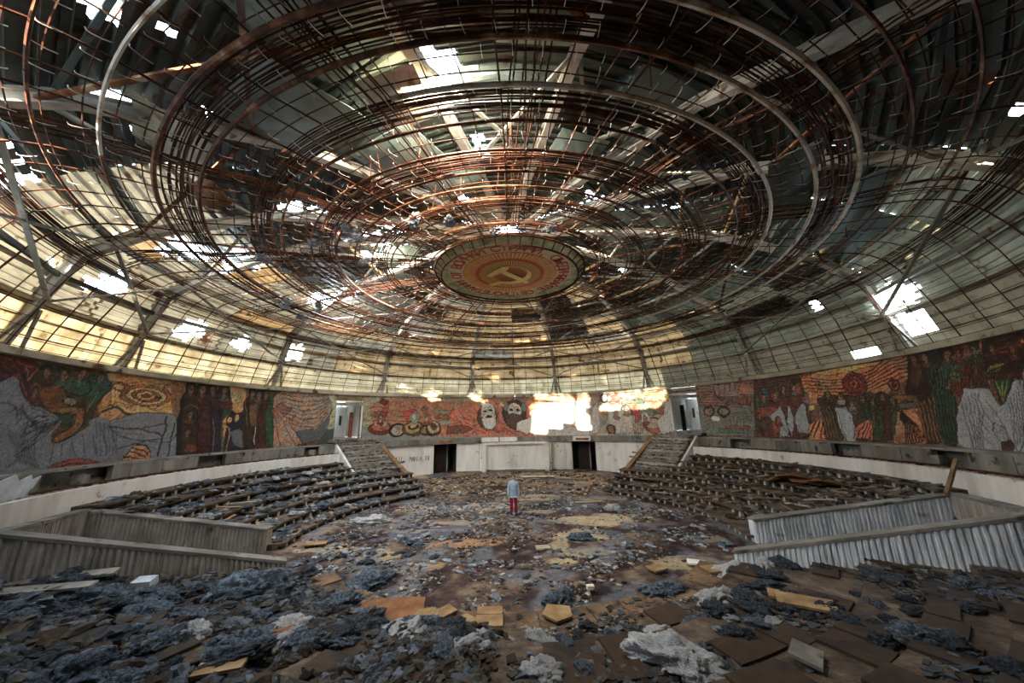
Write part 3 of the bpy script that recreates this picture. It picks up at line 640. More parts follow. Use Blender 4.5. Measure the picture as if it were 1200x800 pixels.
F 8a6a48 -73.54,6.01 0.190 6a5030
F 8a6a48 -72.08,5.99 0.200 7a5a34
F 7a5a40 -70.62,6.02 0.200 4a2c24
F c8a080 -41.50,4.66 0.210 8a3c24
F c0a080 -27.99,4.62 0.205 8a5a3a
F d0b498 34.71,4.93 0.200 b09070
F c8a888 31.61,4.69 0.205 b88a70
F b89478 39.84,4.23 0.190 a0604c
F b08864 69.85,5.22 0.155 4a7a60
F b08058 72.29,5.37 0.160 a05a34
F a87850 74.23,5.61 0.150 7a4a34
F a88060 76.29,5.60 0.145 8a8c90
F b08860 78.25,5.14 0.145 9a9ca0
F 9a7048 68.26,4.25 0.145 6a4434
F a87850 71.96,3.94 0.140 a04c34
F 9a7850 82.36,5.14 0.150 6a5a3c
F a88860 84.49,5.01 0.150 b0b2b4
F a08058 86.07,4.67 0.135 9a9c9e
F 9a7c54 87.93,4.86 0.135 5c5a3c
F 8a7048 89.13,4.69 0.130 4a6048
F 8a6440 91.08,4.80 0.150 5a3828
F 7a6444 92.58,4.63 0.135 44543e
F 8a5c40 96.89,6.17 0.160 6a4030
F 9a6848 98.44,6.16 0.155 70503a
F 9a7450 101.33,6.07 0.155 47695a
F 9a5c44 102.81,6.03 0.130 7a3a28
F 6a7a5c 104.79,6.10 0.120 30503c
F 8a5844 104.07,5.51 0.125 5a3c30
F 7a5a44 106.92,6.04 0.130 5a3428
F 8a5c44 109.06,5.92 0.120 6a3424
P 7a7e85 0 -111.04,5.56 -109.85,5.77 -109.06,5.65 -108.37,5.36 -107.69,5.16 -106.95,4.91 -105.72,4.93 -104.30,4.70 -103.14,4.45 -103.37,4.18 -103.74,3.96 -103.50,3.71 -101.99,3.80 -100.57,4.05 -99.66,4.22 -99.53,4.55 -97.30,4.59 -96.72,4.47 -93.39,4.85 -87.63,4.86 -86.70,4.56 -85.58,2.63 -107.94,2.79
P 84868a 0 -96.72,4.47 -93.39,4.85 -87.63,4.86 -86.70,4.56 -86.19,3.48 -96.26,3.95
S 33373f 5 1 -110.18,4.97 -109.37,5.03 -108.53,4.92 -107.93,4.54 / -105.45,3.76 -105.63,4.29 -107.48,4.80 -107.89,5.00
S 2e333b 6 .8 -107.21,4.55 -106.03,4.77 -104.92,4.72 / -106.66,3.53 -105.45,3.76 -103.94,4.15
S 2e333b 7 .8 -106.61,4.87 -105.61,4.82 -103.96,4.56 -103.16,4.37 / -107.44,3.11 -106.11,3.52 -105.20,3.97 -105.05,4.29
S 2b3038 5 1 -106.19,4.29 -104.83,4.07 -103.62,4.23 / -106.22,4.50 -104.89,4.32 -103.30,4.51
S 30353c 9 .8 -108.73,4.29 -106.76,3.28 / -105.45,3.76 -104.31,3.01
S 30353c 7 .8 -103.32,3.74 -103.17,3.19 / -96.55,4.27 -94.75,3.29
S 363a40 6 .7 -98.78,4.46 -97.40,3.19 / -95.84,4.27 -94.64,3.15
L 2c3037 1.6 -96.78,4.27 -94.09,4.20 -92.05,4.16 -90.14,4.04 -88.69,3.88
L 2c3037 1.4 -92.05,4.16 -90.64,4.33 -88.21,4.33
L 2c3037 1.4 -94.63,3.41 -92.96,3.58 -91.17,3.69 -88.60,3.77
L 2c3037 2.2 -88.49,4.70 -88.42,3.88 -88.56,3.01
L 2c3037 2 -87.04,4.44 -87.17,3.68 -87.17,2.94
L 474b50 .7 -96.38,4.08 -91.37,3.94
L 474b50 .7 -96.23,3.92 -92.50,3.78
P d98a48 0 -93.75,2.94 -93.30,3.25 -92.33,3.57 -91.03,3.52 -89.86,3.18 -89.32,2.81
S 1c1512 4 1.6 -93.65,3.10 -92.11,2.99 -90.78,2.89 / -92.36,3.61 -90.74,3.48 -89.86,3.18
P 9a4a30 0 -103.15,2.98 -102.32,3.12 -99.97,3.19 -96.78,2.99 -96.25,2.64 -102.82,2.65
L 3a1f1a 1.5 -102.70,2.91 -100.86,3.05 -97.54,2.86"""
def paint(A, Zg):
    """A, Zg: azimuth and height of every tessera; returns its glass colour, painted sunlit wash included"""
    H, W = A.shape; C = np.zeros((H, W, 3)); C[:] = srgb('8a7a60')
    wa = (fbm(A*.55, Zg*2.2, 0, 4, 5)-.5)*.75; wz = (fbm(A*.55+40, Zg*2.2, 0, 4, 6)-.5)*.17
    Aw = A+wa; Zw = Zg+wz; K = 3.65     # degrees per metre along the wall
    a_min, z_min = A[0, 0], Zg[0, 0]; da = A[0, 1]-A[0, 0]; dz = Zg[1, 0]-Zg[0, 0]
    def win(a0, a1, z0, z1):
        i0 = max(0, int((a0-a_min-.6)/da)); i1 = min(W, int((a1-a_min+.6)/da)+2); j0 = max(0, int((z0-z_min-.12)/dz)); j1 = min(H, int((z1-z_min+.12)/dz)+2)
        return (slice(j0, max(j0, j1)), slice(i0, max(i0, i1)))
    def line(pts, w, col):
        pts = np.array(pts)
        if len(pts) > 2:
            t = np.arange(len(pts)); tt = np.linspace(0, len(pts)-1, (len(pts)-1)*3+1); q = np.stack([np.interp(tt, t, pts[:, k]) for k in (0, 1)], -1)
            q[1:-1] = .25*q[:-2]+.5*q[1:-1]+.25*q[2:]; pts = q
        s = win(pts[:, 0].min(), pts[:, 0].max(), pts[:, 1].min(), pts[:, 1].max()); a = Aw[s]/K; z = Zw[s]
        if a.size == 0: return
        d = np.full(a.shape, 9.0)
        for p, q in zip(pts[:-1], pts[1:]):
            px, py, qx, qy = p[0]/K, p[1], q[0]/K, q[1]; vx, vy = qx-px, qy-py; t = np.clip(((a-px)*vx+(z-py)*vy)/max(1e-9, vx*vx+vy*vy), 0, 1)
            d = np.minimum(d, np.hypot(a-px-t*vx, z-py-t*vy))
        m = np.clip((w-d)/.012+.5, 0, 1)[..., None]; C[s] = C[s]*(1-m)+np.array(col)*m
    for l in DATA.strip().split('\n'):
        t = l.split(); k = t[0]; col = srgb(t[1])
        if k == 'P':
            pts = np.array([list(map(float, q.split(','))) for q in t[3:]]); s = win(pts[:, 0].min(), pts[:, 0].max(), pts[:, 1].min(), pts[:, 1].max())
            a, z = Aw[s], Zw[s]; ins = np.zeros(a.shape, bool)
            for p, q in zip(pts, np.roll(pts, -1, 0)):
                if p[1] == q[1]: continue
                cr = ((p[1] > z) != (q[1] > z)) & (a < (q[0]-p[0])*(z-p[1])/(q[1]-p[1])+p[0]); ins ^= cr
            C[s][ins] = col
            big = (pts[:, 0].max()-pts[:, 0].min()) > 14
            if not big: line(list(pts)+[pts[0]], .013, (.02, .016, .014))
        elif k == 'E':
            c, r = [list(map(float, q.split(','))) for q in t[2:4]]; s = win(c[0]-r[0], c[0]+r[0], c[1]-r[1], c[1]+r[1])
            d = np.hypot((Aw[s]-c[0])/r[0], (Zw[s]-c[1])/r[1]); o = min(.25, .02/max(.03, r[1]))
            C[s][d < 1+o] = (.03, .022, .018); C[s][d < 1] = col
        elif k == 'F':      # a stylised head with hair, brow, eyes, beard shade, neck and shoulders
            c = list(map(float, t[2].split(','))); h = float(t[3]); w = h*K*.8; a0_, z0_ = c; K2 = h
            def el(dx, dz, rx, rz, cc, ol=True):
                s = win(a0_+dx*w-rx*w, a0_+dx*w+rx*w, z0_+dz*h-rz*h, z0_+dz*h+rz*h); d = np.hypot((Aw[s]-a0_-dx*w)/(rx*w), (Zw[s]-z0_-dz*h)/(rz*h))
                if ol: C[s][d < 1+.02/max(.02, rz*h)] = (.02, .016, .013)
                C[s][d < 1] = cc
            el(0, -1.75, 1.55, .85, tuple(x*.8 for x in srgb(t[4]))); el(0, -1.0, .38, .5, col, False); el(0, .12, 1.0, 1.05, tuple(x*.25 for x in col)); el(.05, -.08, .72, .9, col, False)
            for q in (-.28, .34): el(q, .05, .17, .07, (.02, .015, .012), False)
            el(.04, -.5, .25, .06, (.03, .015, .012), False)
            line([(a0_+.03*w, z0_+.1*h), (a0_+.1*w, z0_-.25*h)], .008, (.05, .03, .02)); line([(a0_-.5*w, z0_+.2*h), (a0_+.55*w, z0_+.2*h)], .009, (.03, .02, .016))
            line([(a0_-1.2*w, z0_-1.5*h), (a0_-.2*w, z0_-2.3*h)], .009, (.03, .02, .016)); line([(a0_+1.2*w, z0_-1.5*h), (a0_+.1*w, z0_-2.3*h)], .009, (.03, .02, .016))
        elif k == 'L':
            line([list(map(float, q.split(','))) for q in t[3:]], float(t[2])*.017, col)
        elif k == 'S':
            n = int(t[2]); w = float(t[3])*.017; i = t.index('/'); f = lambda L: np.array([list(map(float, q.split(','))) for q in L])
            A1, B1 = f(t[4:i]), f(t[i+1:])
            def rs(Q, m=9): u = np.linspace(0, 1, len(Q)); v = np.linspace(0, 1, m); return np.stack([np.interp(v, u, Q[:, 0]), np.interp(v, u, Q[:, 1])], -1)
            A1, B1 = rs(A1), rs(B1)
            for j in range(n): u = j/(n-1); line(A1*(1-u)+B1*u, w, col)
    # leading between groups of tesserae, bands of tone that follow it, and flake-to-flake variation
    lum = C.mean(-1, keepdims=True); sat = (C.max(-1)-C.min(-1))/np.maximum(C.max(-1), .01); fig = np.clip(sat*3.2-.35, .0, 1)
    n1 = fbm(A*.30+wa*2, Zg*1.25+wz*4, 0, 3, 50); n2 = fbm(A*.75+31, Zg*2.4, 0, 3, 60); n3 = fbm(A*.5, Zg*1.1+50, 0, 2, 64)
    def iso(n, k, w): f_ = np.abs((n*k) % 1-.5); return np.clip((w-(.5-f_))/w, 0, 1)
    vein = iso(n1, 15, .13)*.8+iso(n2, 8, .08)*.5
    vein = vein*np.maximum(fig, .22)*(.45+.55*(n3 > .42))
    lev = hsh(np.floor(n1*15), np.floor(n2*8), np.zeros_like(A), 33)
    C = C*(1-fig[..., None]+fig[..., None]*(.62+.85*lev[..., None]))
    C = C*(1-np.clip(vein, 0, .88))[..., None]
    g_ = C.mean(-1, keepdims=True); C = g_+(C-g_)*.74
    j = .72+.56*hsh(np.arange(H)[:, None]+np.zeros((1, W)), np.zeros((H, 1))+np.arange(W)[None], np.zeros((H, W)), 9)
    j2 = .75+.5*fbm(A*2.2, Zg*8, 0, 3, 70); hue = (fbm(A*.6+7, Zg*2.4, 0, 3, 80)-.5)*.7*fig
    C = C*(j*j2)[..., None]; C[..., 0] *= 1+hue; C[..., 1] *= 1-hue*.3; C[..., 2] *= 1-hue
    return np.clip(C*1.12, 0, 1), lum
def mural(name, a0, a1):
    W = int((a1-a0)/.11); H = 92; A, Zg = np.meshgrid(np.linspace(a0, a1, W), np.linspace(ZB, ZT-.03, H)); C, lum = paint(A, Zg)
    # relief: dark leading sits back, lost patches of tesserae are recessed
    R = RM+.012*np.clip(.35-C.mean(-1), 0, .3)/.3+.006*fbm(A, Zg*4, 0, 3, 90)
    t = np.radians(A); V = np.stack([R*np.sin(t), R*np.cos(t), Zg], -1).reshape(-1, 3)
    I = np.arange(W*H).reshape(H, W); F = np.stack([I[:-1, :-1], I[:-1, 1:], I[1:, 1:], I[1:, :-1]], -1).reshape(-1, 4)
    me = bpy.data.meshes.new(name); me.from_pydata(V.tolist(), [], F.tolist())
    at = me.color_attributes.new('tint', 'FLOAT_COLOR', 'POINT'); at.data.foreach_set('color', np.concatenate([C.reshape(-1, 3), np.ones((W*H, 1))], 1).astype('f').ravel())
    me.update(); return obj(name, me, M['mural'])
DL = (-53.6, -47.0); DR = (47.4, 54.2)
tag(mural('mosaic_mural', -126, DL[0]-.15), 'mosaic mural on the left wall with crouching figures, grey plaster losses and a gold swirl', 'mural')
tag(mural('mosaic_mural', DL[1]+.5, DR[0]-.3), 'mosaic mural above the stage with two bearded heads and a red star', 'mural')
tag(mural('mosaic_mural', DR[1]+.4, 126), 'mosaic mural on the right wall with a red sun disc and orange wavy stripes', 'mural')
# backing wall
for nm, a0, a1 in (('wall_left', -128, DL[0]), ('wall_back', DL[1], DR[0]), ('wall_right', DR[1], 128)):
    ring_wall(nm, RM+.035, RM+.3, a0, a1, ZB-.02 if nm == 'wall_back' else 2.2, ZT, M['concrete'], 60)
ring_wall('wall_front', RM+.1, RM+.4, 128, 232, 0, ZT, M['concrete'], 40)
ring_wall('wall_base', RM+.05, RM+.4, 36, 128, -.2, 2.3, M['concrete'], 40); ring_wall('wall_base', RM+.05, RM+.4, -128, -36, -.2, 2.3, M['concrete'], 40)
# cornice under the ceiling
for k in range(26):
    a = -180+k*360/26; ring_wall('trim_cornice', 15.5, 15.8, a+.05, a+360/26-.05, ZT-.02+rnd.uniform(-.01, .01), ZT+.2, M['sheet_pale'], 6)
# ---------------------------------------------------------------- gallery doorways
for n, (d0, d1, sg) in enumerate(((DL[0], DL[1], -1), (DR[0], DR[1], 1))):
    mid = (d0+d1)/2; nm = 'door_%d' % (n+1); root = struct(empty(nm, P(RM, mid, 3.3), -math.radians(mid)))
    g = MB()   # recess room
    box(g, (-1.1, .25, -.12), (1.1, 4.4, 0))
    o = obj('threshold', g, M['concrete'], root)
    g = MB(); box(g, (-1.25, 3.9, 0), (1.25, 4.05, 3.0)); obj('inner_wall', g, M['plaster'], root)
    g = MB(); box(g, (-1.5, .3, 0), (-1.2, 4.0, 3.0)); box(g, (1.2, .3, 0), (1.5, 4.0, 3.0)); obj('reveal', g, M['plaster'], root)
    g = MB(); box(g, (-1.3, .1, 2.85), (1.3, 3.45, 3.05)); obj('soffit', g, M['sheet_pale'], root)  # stops short of the inner wall, added gap lets skylight into the recess
    g = MB(); box(g, (-1.6, .3, -.5), (1.6, 4.2, -.1)); obj('room_base', g, M['concrete'], root)
    for z0, z1, m in ((2.28, 2.5, 'concrete'), (2.56, 2.62, 'plaster'), (2.7, 2.85, 'wood_rail')):
        g = MB(); box(g, (-1.0, -.02, z0), (1.0, .14, z1)); obj('lintel', g, M[m], root)
    # opened leaf / pilasters on the hall-centre side
    s = -sg
    g = MB(); box(g, (min(s*.5, s*.62), 1.6, 0), (max(s*.5, s*.62), 3.9, 2.28)); obj('partition', g, M['plaster'], root)
    g = MB(); box(g, (min(s*.92, s*1.02), -.03, 0), (max(s*.92, s*1.02), .3, 2.3)); obj('door_jamb', g, M['plaster'], root)
    g = MB(); box(g, (min(s*.66, s*.92), 1.2, 0), (max(s*.66, s*.92), 1.3, 1.85)); obj('door_leaf', g, M['brick' if sg < 0 else 'black'], root)
    g = MB(); box(g, (min(s*.25, s*.4), 2.0, .9), (max(s*.25, s*.4), 2.08, 1.6)); obj('notice_board', g, M['steel_dark'], root)
    g = MB(); box(g, (-1.25, -.75, -.26), (1.25, .3, -.1)); box(g, (-.9, -.85, -.1), (.4, -.2, -.03)); obj('landing_slab', g, M['concrete'], root)
# ---------------------------------------------------------------- back wall of the stage
M['passage_door'] = mat('dark_brown_door', [(.3, '1c1410'), (.7, '33241c')], 2, .8, .1)
ring_wall('trim_3', 15.45, 15.9, -42, 42, 2.5, 2.96, M['concrete'], 40)
for k in range(14):
    a = -40+k*5.8; gm = MB(); sector(gm, 15.42, 15.47, a+.1, a+5.5, 2.55+rnd.uniform(-.03, .03), 2.93, 3)
    if rnd.random() < .8: struct(obj('fascia_panel', gm, M['concrete_stain' if rnd.random() < .6 else 'plaster']))
for a0, a1, m in ((-45, -25.5, 'plaster'), (-18.55, -11.6, 'plaster'), (11.2, 17.45, 'plaster'), (24.6, 45, 'plaster')):
    ring_wall('wall_stage', 15.69, 15.95, a0, a1, -.2, 2.52, M[m], 8)
bx = MB(); sector(bx, 15.05, 15.2, -9.6, 9.2, .32, 2.36, 6); struct(obj('wall_stage_niche', bx, M['plaster']))
for a0, a1 in ((-10.9, -9.7), (9.3, 10.6)):
    ring_wall('wall_pier', 14.7, 15.9, a0, a1, -.1, 2.5, M['plaster'], 2)
ring_wall('trim_4', 14.75, 15.9, -10.9, 10.6, 2.36, 2.5, M['plaster'], 8)
ring_wall('stage_plinth', 14.8, 15.3, -11, 10.8, -.1, .22, M['steel_dark'], 8)
ring_wall('floor_passage', 15.6, 21, -36, 36, -.25, .12, M['tier'], 12)
ring_wall('wall_passage_seal', 20.6, 20.9, -60, 60, -.4, 2.9, M['steel_dark'], 24); ring_wall('ceiling_passage_seal', 15.72, 20.8, -60, 60, 2.56, 2.75, M['concrete'], 24)  # dark backing wall and ceiling added to stop sky leaking in behind the stage
ring_wall('wall_stage_core', 15.22, 15.5, -11.6, 11.2, -.1, 2.45, M['plaster'], 8)
for a0, a1, nm in ((-25.5, -18.55, 'door_3'), (17.45, 24.6, 'door_4')):
    root = struct(empty(nm, P(RM, (a0+a1)/2, .1), -math.radians((a0+a1)/2)))
    g = MB(); box(g, (-1.3, 3.4, -.2), (1.3, 3.6, 2.5)); box(g, (-1.3, .1, -.2), (-1.05, 3.5, 2.5)); box(g, (1.05, .1, -.2), (1.3, 3.5, 2.5)); box(g, (-1.3, .1, 2.4), (1.3, 3.5, 2.6)); obj('passage_lining', g, M['steel_dark'], root)
    g = MB(); box(g, (-.7, 1.0, 0), (.3, 1.12, 2.3)); obj('door_leaf', g, M['passage_door'], root)
    g = MB(); box(g, (.3, .9, 0), (.38, 1.05, 2.3)); obj('door_post', g, M['concrete'], root)
    g = MB(); box(g, (-.55, -.3, 2.5), (.55, -.2, 2.68)); obj('rusty_lintel', g, M['slab_orange'], root)
# spray-painted writing on the wall left of the stage
def text_mesh(txt, size, ext=.004):
    cu = bpy.data.curves.new('t', 'FONT'); cu.body = txt; cu.size = size; cu.extrude = ext; cu.align_x = 'CENTER'; cu.resolution_u = 2
    o = bpy.data.objects.new('t', cu); col_link(o); dg = bpy.context.evaluated_depsgraph_get(); dg.update()
    me = bpy.data.meshes.new_from_object(o.evaluated_get(dg)); bpy.data.objects.remove(o); return me
gv, gf, gn = [], [], 0
S = 'M.U.  MANIA.08'
for i, ch in enumerate(S):
    if ch == ' ': continue
    me = text_mesh(ch, .52 if i > 3 else .6); a = -36.7+i*.74; m4 = Matrix.Translation(P(15.66, a, 1.28+rnd.uniform(-.03, .03))) @ Matrix.Rotation(-math.radians(a), 4, 'Z') @ Matrix.Rotation(math.pi/2, 4, 'X') @ Matrix.Rotation(rnd.uniform(-.1, .1), 4, 'Z') @ Matrix.Scale(.62, 4, (1, 0, 0))
    gv += [tuple(m4 @ v.co) for v in me.vertices]; gf += [tuple(k+gn for k in p.vertices) for p in me.polygons]; gn = len(gv)
me = bpy.data.meshes.new('graffiti'); me.from_pydata(gv, [], gf)
M['ink'] = mat('faded_black_paint', [(.3, '2c2c2e'), (.7, '4a4a4c')], 8, .9, 0)
tag(obj('graffiti', me, M['ink']), 'faded black hand lettering MANIA.08 on the white wall beside the left stage door', 'graffiti')
# ---------------------------------------------------------------- stairs to the gallery doors
for sg in (-1, 1):
    T = Vector((sg*10.5, 11.3, 0)); Bt = Vector((sg*7.35, 8.87, 0)); d = (Bt-T).normalized(); w = Vector((-sg*d.y*sg, d.x*sg*sg, 0))
    w = Vector((sg*.61, -.79, 0))
    L = (Bt-T).length*1.12; n = 16
    root = struct(empty('staircase', T.to_tuple()))
    for i in range(n):
        a = T+d*(L*i/n); b = T+d*(L*(i+1)/n+.12); z1 = 3.02-i*(2.9/n)
        wd = 2.75+(.9 if i > 11 else 0)
        g = MB(); q = [a, b, b+w*wd, a+w*wd]; v = [(p.x-T.x+rnd.uniform(-.04, .04), p.y-T.y+rnd.uniform(-.04, .04), zz+rnd.uniform(-.02, .02)) for zz in (z1-.6 if i < 14 else -.1, z1) for p in q]
        g.add(v, BOXF if sg < 0 else [tuple(reversed(f)) for f in BOXF]); obj('stair_tread', g, M['ribbed_warm' if i % 4 == 1 else 'concrete' if i % 2 else 'concrete_stain'], root)
    g = MB()
    q = [T-d*1.6-w*.0, T-w*.0, T+w*2.9, T-d*1.6+w*2.9]; v = [(p.x-T.x, p.y-T.y, zz) for zz in (2.0, 3.1) for p in q]; g.add(v, BOXF); obj('landing', g, M['concrete'], root)
    # side wall of red brick with a coping rail
    g = MB(); m_ = -w*.12
    a, b = T, Bt
    v = [tuple((p-T+m_*k)+Vector((0, 0, zz))) for p, zl, zh in ((a, 2.0, 3.02), (b, -.1, .85)) for k in (0, 1.6) for zz in (zl, zh)]
    g.add([v[0], v[4], v[6], v[2], v[1], v[5], v[7], v[3]], BOXF); obj('side_wall', g, M['brick'], root)
    g = MB(); beam(g, (a-T+m_*.8+Vector((0, 0, 3.08))), (b-T+m_*.8+Vector((0, 0, .93))), .3, .12); obj('coping_rail', g, M['wood_rail'], root)
    # white outer string wall
    g = MB()
    a = T+w*2.85; b = T+d*(L*.62)+w*2.85; v = [tuple(p-T+w*k+Vector((0, 0, zz))) for p, zl, zh in ((a, 1.2, 3.0), (b, .5, 1.3)) for k in (0, .15) for zz in (zl, zh)]
    g.add([v[0], v[4], v[6], v[2], v[1], v[5], v[7], v[3]], BOXF); obj('string_wall', g, M['plaster'], root)
# ---------------------------------------------------------------- sunken side entrances with ribbed walls
def ribbed_wall(name, p0, p1, z0a, z0b, z1a, z1b, th, m, face, parent, pitch=.115, holes=()):
    """wall from p0 to p1 (2-D), top z1a..z1b, ribs on both faces"""
    p0 = Vector((*p0, 0)); p1 = Vector((*p1, 0)); d = p1-p0; L = d.length; d.normalize(); nrm = Vector((-d.y, d.x, 0))
    g = MB(); v = []
    for p, zl, zh in ((p0, z0a, z1a), (p1, z0b, z1b)):
        for k in (-1, 1): v += [tuple(p+nrm*(k*th/2)+Vector((0, 0, zl))), tuple(p+nrm*(k*th/2)+Vector((0, 0, zh-.06)))]
    g.add([v[0], v[4], v[6], v[2], v[1], v[5], v[7], v[3]], BOXF); core = obj(name, g, m, parent)
    n = int(L/pitch); rib_m = {}
    for side in (-1, 1):
        g = MB()
        for i in range(n):
            t = (i+.5)/n
            if any(abs(t*L-h) < .1 for h in holes) and side == face: continue
            zl = z0a+(z0b-z0a)*t; zh = z1a+(z1b-z1a)*t-.07; c = p0+d*(t*L)+nrm*(side*(th/2)); w = pitch*.33*rnd.uniform(.8, 1.1); dp = .035+rnd.uniform(-.006, .012)
            zc = zl; 
            while zc < zh-.02:      # ribs are stacked short precast strips, offset and chipped
                ze = min(zh, zc+rnd.uniform(.25, .6)); ox = rnd.uniform(-.008, .008)
                q = [c+d*(-w+ox), c+d*(w+ox), c+d*(w*.7+ox)+nrm*side*dp, c+d*(-w*.7+ox)+nrm*side*dp]
                g.add([(p.x, p.y, zz) for zz in (zc, ze-.006) for p in q], [(0, 1, 5, 4), (1, 2, 6, 5), (2, 3, 7, 6), (3, 0, 4, 7), (4, 5, 6, 7)]); zc = ze
        o = obj('ribbing', g, m, parent); o['kind'] = 'stuff'
    g = MB(); beam(g, p0+Vector((0, 0, z1a-.03)), p1+Vector((0, 0, z1b-.03)), th+.1, .07); obj('coping', g, M['concrete_stain'], parent)
    return core
for sg in (-1, 1):
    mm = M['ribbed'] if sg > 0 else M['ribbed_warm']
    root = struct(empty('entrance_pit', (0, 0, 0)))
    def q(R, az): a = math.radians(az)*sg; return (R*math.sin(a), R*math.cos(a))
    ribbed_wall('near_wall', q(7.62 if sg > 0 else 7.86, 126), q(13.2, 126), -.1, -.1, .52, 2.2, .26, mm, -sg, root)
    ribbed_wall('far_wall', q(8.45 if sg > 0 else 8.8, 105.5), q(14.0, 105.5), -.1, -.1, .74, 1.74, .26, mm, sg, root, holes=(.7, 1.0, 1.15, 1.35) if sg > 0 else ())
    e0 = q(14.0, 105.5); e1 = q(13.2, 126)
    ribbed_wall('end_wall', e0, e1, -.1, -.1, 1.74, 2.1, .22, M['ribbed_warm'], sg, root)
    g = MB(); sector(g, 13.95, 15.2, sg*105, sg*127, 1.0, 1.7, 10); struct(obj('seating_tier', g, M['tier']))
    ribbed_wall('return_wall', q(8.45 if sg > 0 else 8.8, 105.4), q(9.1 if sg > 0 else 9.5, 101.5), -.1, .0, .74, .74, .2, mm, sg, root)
# ================================================================ ROOF
roof = struct(empty('ceiling'))
AZB = [-14, 13.5, 42, 69, 97, 124.5, 147, 169.5, 191.4, 222, 248, 263, 290.5, 318.3, 346]      # radial roof beams
def rp(s_, az, off=0.0):       # point on the roof profile, s_ in index units of RP
    i = min(int(s_), len(RP)-2); t = s_-i; return P(RP[i][0]*(1-t)+RP[i+1][0]*t-off*(1 if s_ < 2 else 0), az, RP[i][1]*(1-t)+RP[i+1][1]*t-off*(1 if s_ >= 2 else .3))
sheet_mats = ['sheet_dark', 'sheet_dark', 'sheet_dark', 'steel_dark', 'board_teal']
def bil(c, u, v): return (c[0]*(1-u)+c[1]*u)*(1-v)+(c[3]*(1-u)+c[2]*u)*v
def roof_panel(name, c, rib, m, parent, flat=False, ncol=5):
    """corners c: two on the outer edge, two on the inner; ribs run along the ring"""
    c = [Vector(p) for p in c]; L = ((c[3]+c[2])/2-(c[0]+c[1])/2).length; nrm = (c[1]-c[0]).cross(c[3]-c[0]).normalized()
    if nrm.z < 0: nrm = -nrm
    rows = []
    if flat: rows = [(k/4, 0) for k in range(5)]
    else:
        n = max(2, int(L/rib))
        for k in range(n): rows += [((k+.02)/n, 0), ((k+.42)/n, 0), ((k+.5)/n, 1), ((k+.94)/n, 1)]
        rows.append((1, 0))
    W = (c[1]-c[0]).length; nc = max(3, int(W/.21)); v = []; f = []
    for t, h in rows:
        for i in range(nc+1): v.append(tuple(bil(c, i/nc, t)+nrm*(h*(.12 if rib < .25 else .07))))
    for j in range(len(rows)-1):
        for i in range(nc):
            k = j*(nc+1)+i; ce = bil(c, (i+.5)/nc, (rows[j][0]+rows[j+1][0])/2)
            if in_hole(ce): continue
            f.append((k, k+1, k+nc+2, k+nc+1))
    if not f: return None
    g = MB(); g.add(v, f); return obj(name, g, m, parent)
nb = len(AZB)-1
for b in range(nb):
    for h in range(2):
        a0 = AZB[b]+(AZB[b+1]-AZB[b])*h/2; a1 = AZB[b]+(AZB[b+1]-AZB[b])*(h+1)/2; am = ((a0+a1)/2+180) % 360-180
        for k in range(len(RP)-1):
            if k == 0: continue
            n2 = 2 if k in (1, 2) else 1
            for s_ in range(n2):
                t0, t1 = k+s_/n2, k+(s_+1)/n2
                dz = rnd.uniform(0, .06); e_ = .25; c = [Vector(rp(t0-.04, a0-e_)), Vector(rp(t0-.04, a1+e_)), Vector(rp(min(8.99, t1+.04), a1+e_)), Vector(rp(min(8.99, t1+.04), a0-e_))]
                if k >= 2: c = [p+Vector((0, 0, dz)) for p in c]
                if k == 1: mm = 'sheet_tan' if abs(am) < 50 else ('sheet_olive' if 0 < am < 125 else 'sheet_pale' if abs(am) < 120 else 'sheet_dark')
                elif am > 50 and k <= 3: mm = rnd.choice(['sheet_olive', 'sheet_olive', 'sheet_dark', 'board_teal']) if am < 128 else 'sheet_dark'
                elif 50 < abs(am) < 128 and k <= 3: mm = 'sheet_pale' if rnd.random() < .8 else 'sheet_tan'
                elif k == 2 and abs(am) < 100: mm = 'sheet_tan' if abs(am) < 75 and rnd.random() < .8 else 'sheet_pale'
                elif abs(am) < 45 and k < 6: mm = rnd.choice(['sheet_tan', 'sheet_pale', 'sheet_tan', 'sheet_dark'])
                elif abs(am) < 110 and k < 4: mm = rnd.choice(['sheet_pale', 'sheet_pale', 'board_teal'])
                else: mm = rnd.choice(sheet_mats)
                roof_panel('roof_sheet', c, .24 if 50 < abs(am) < 128 and k <= 3 else .30 if abs(am) > 60 else .36, M[mm], roof, flat=(mm == 'board_teal' or mm == 'sheet_tan' and rnd.random() < .6))
# yellowed boards of the upright outer band
for i in range(78):
    a0 = i*360/78; a1 = a0+360/78; am = (a0+180+2.3) % 360-180
    for z0, z1 in ((6.5, 7.0), (7.0, 7.5), (7.5, 7.95)):
        e_ = rnd.uniform(-.015, .015); Ra, Rb = 15.93-(z0-6.4)/3+e_, 15.93-(z1-6.4)/3+e_; c = [P(Ra, a0-.02, z0-.02), P(Ra, a1+.02, z0-.02), P(Rb, a1+.02, z1+.01), P(Rb, a0-.02, z1+.01)]
        if in_hole(P(Ra-.1, (a0+a1)/2, (z0+z1)/2)) : continue
        g = MB(); vi = [Vector(p)*1.0 for p in c]; vo = [Vector((p.x*1.002, p.y*1.002, p.z)) for p in vi]
        g.add([tuple(p) for p in vi+vo], BOXF); obj('band_board', g, M['band_shaded'] if 45 < am < 122 else M['band'] if abs(am) < 118 else M['sheet_dark'], roof)  # unseen near-side boards made opaque to keep the foreground dark
for z in (6.58, 7.0, 7.5, 7.93):
    g = MB(); tube(g, [P(15.87-(z-6.4)/3, a, z) for a in range(0, 360, 3)], .018, 4, True); struct(obj('band_batten', g, M['pipe']))
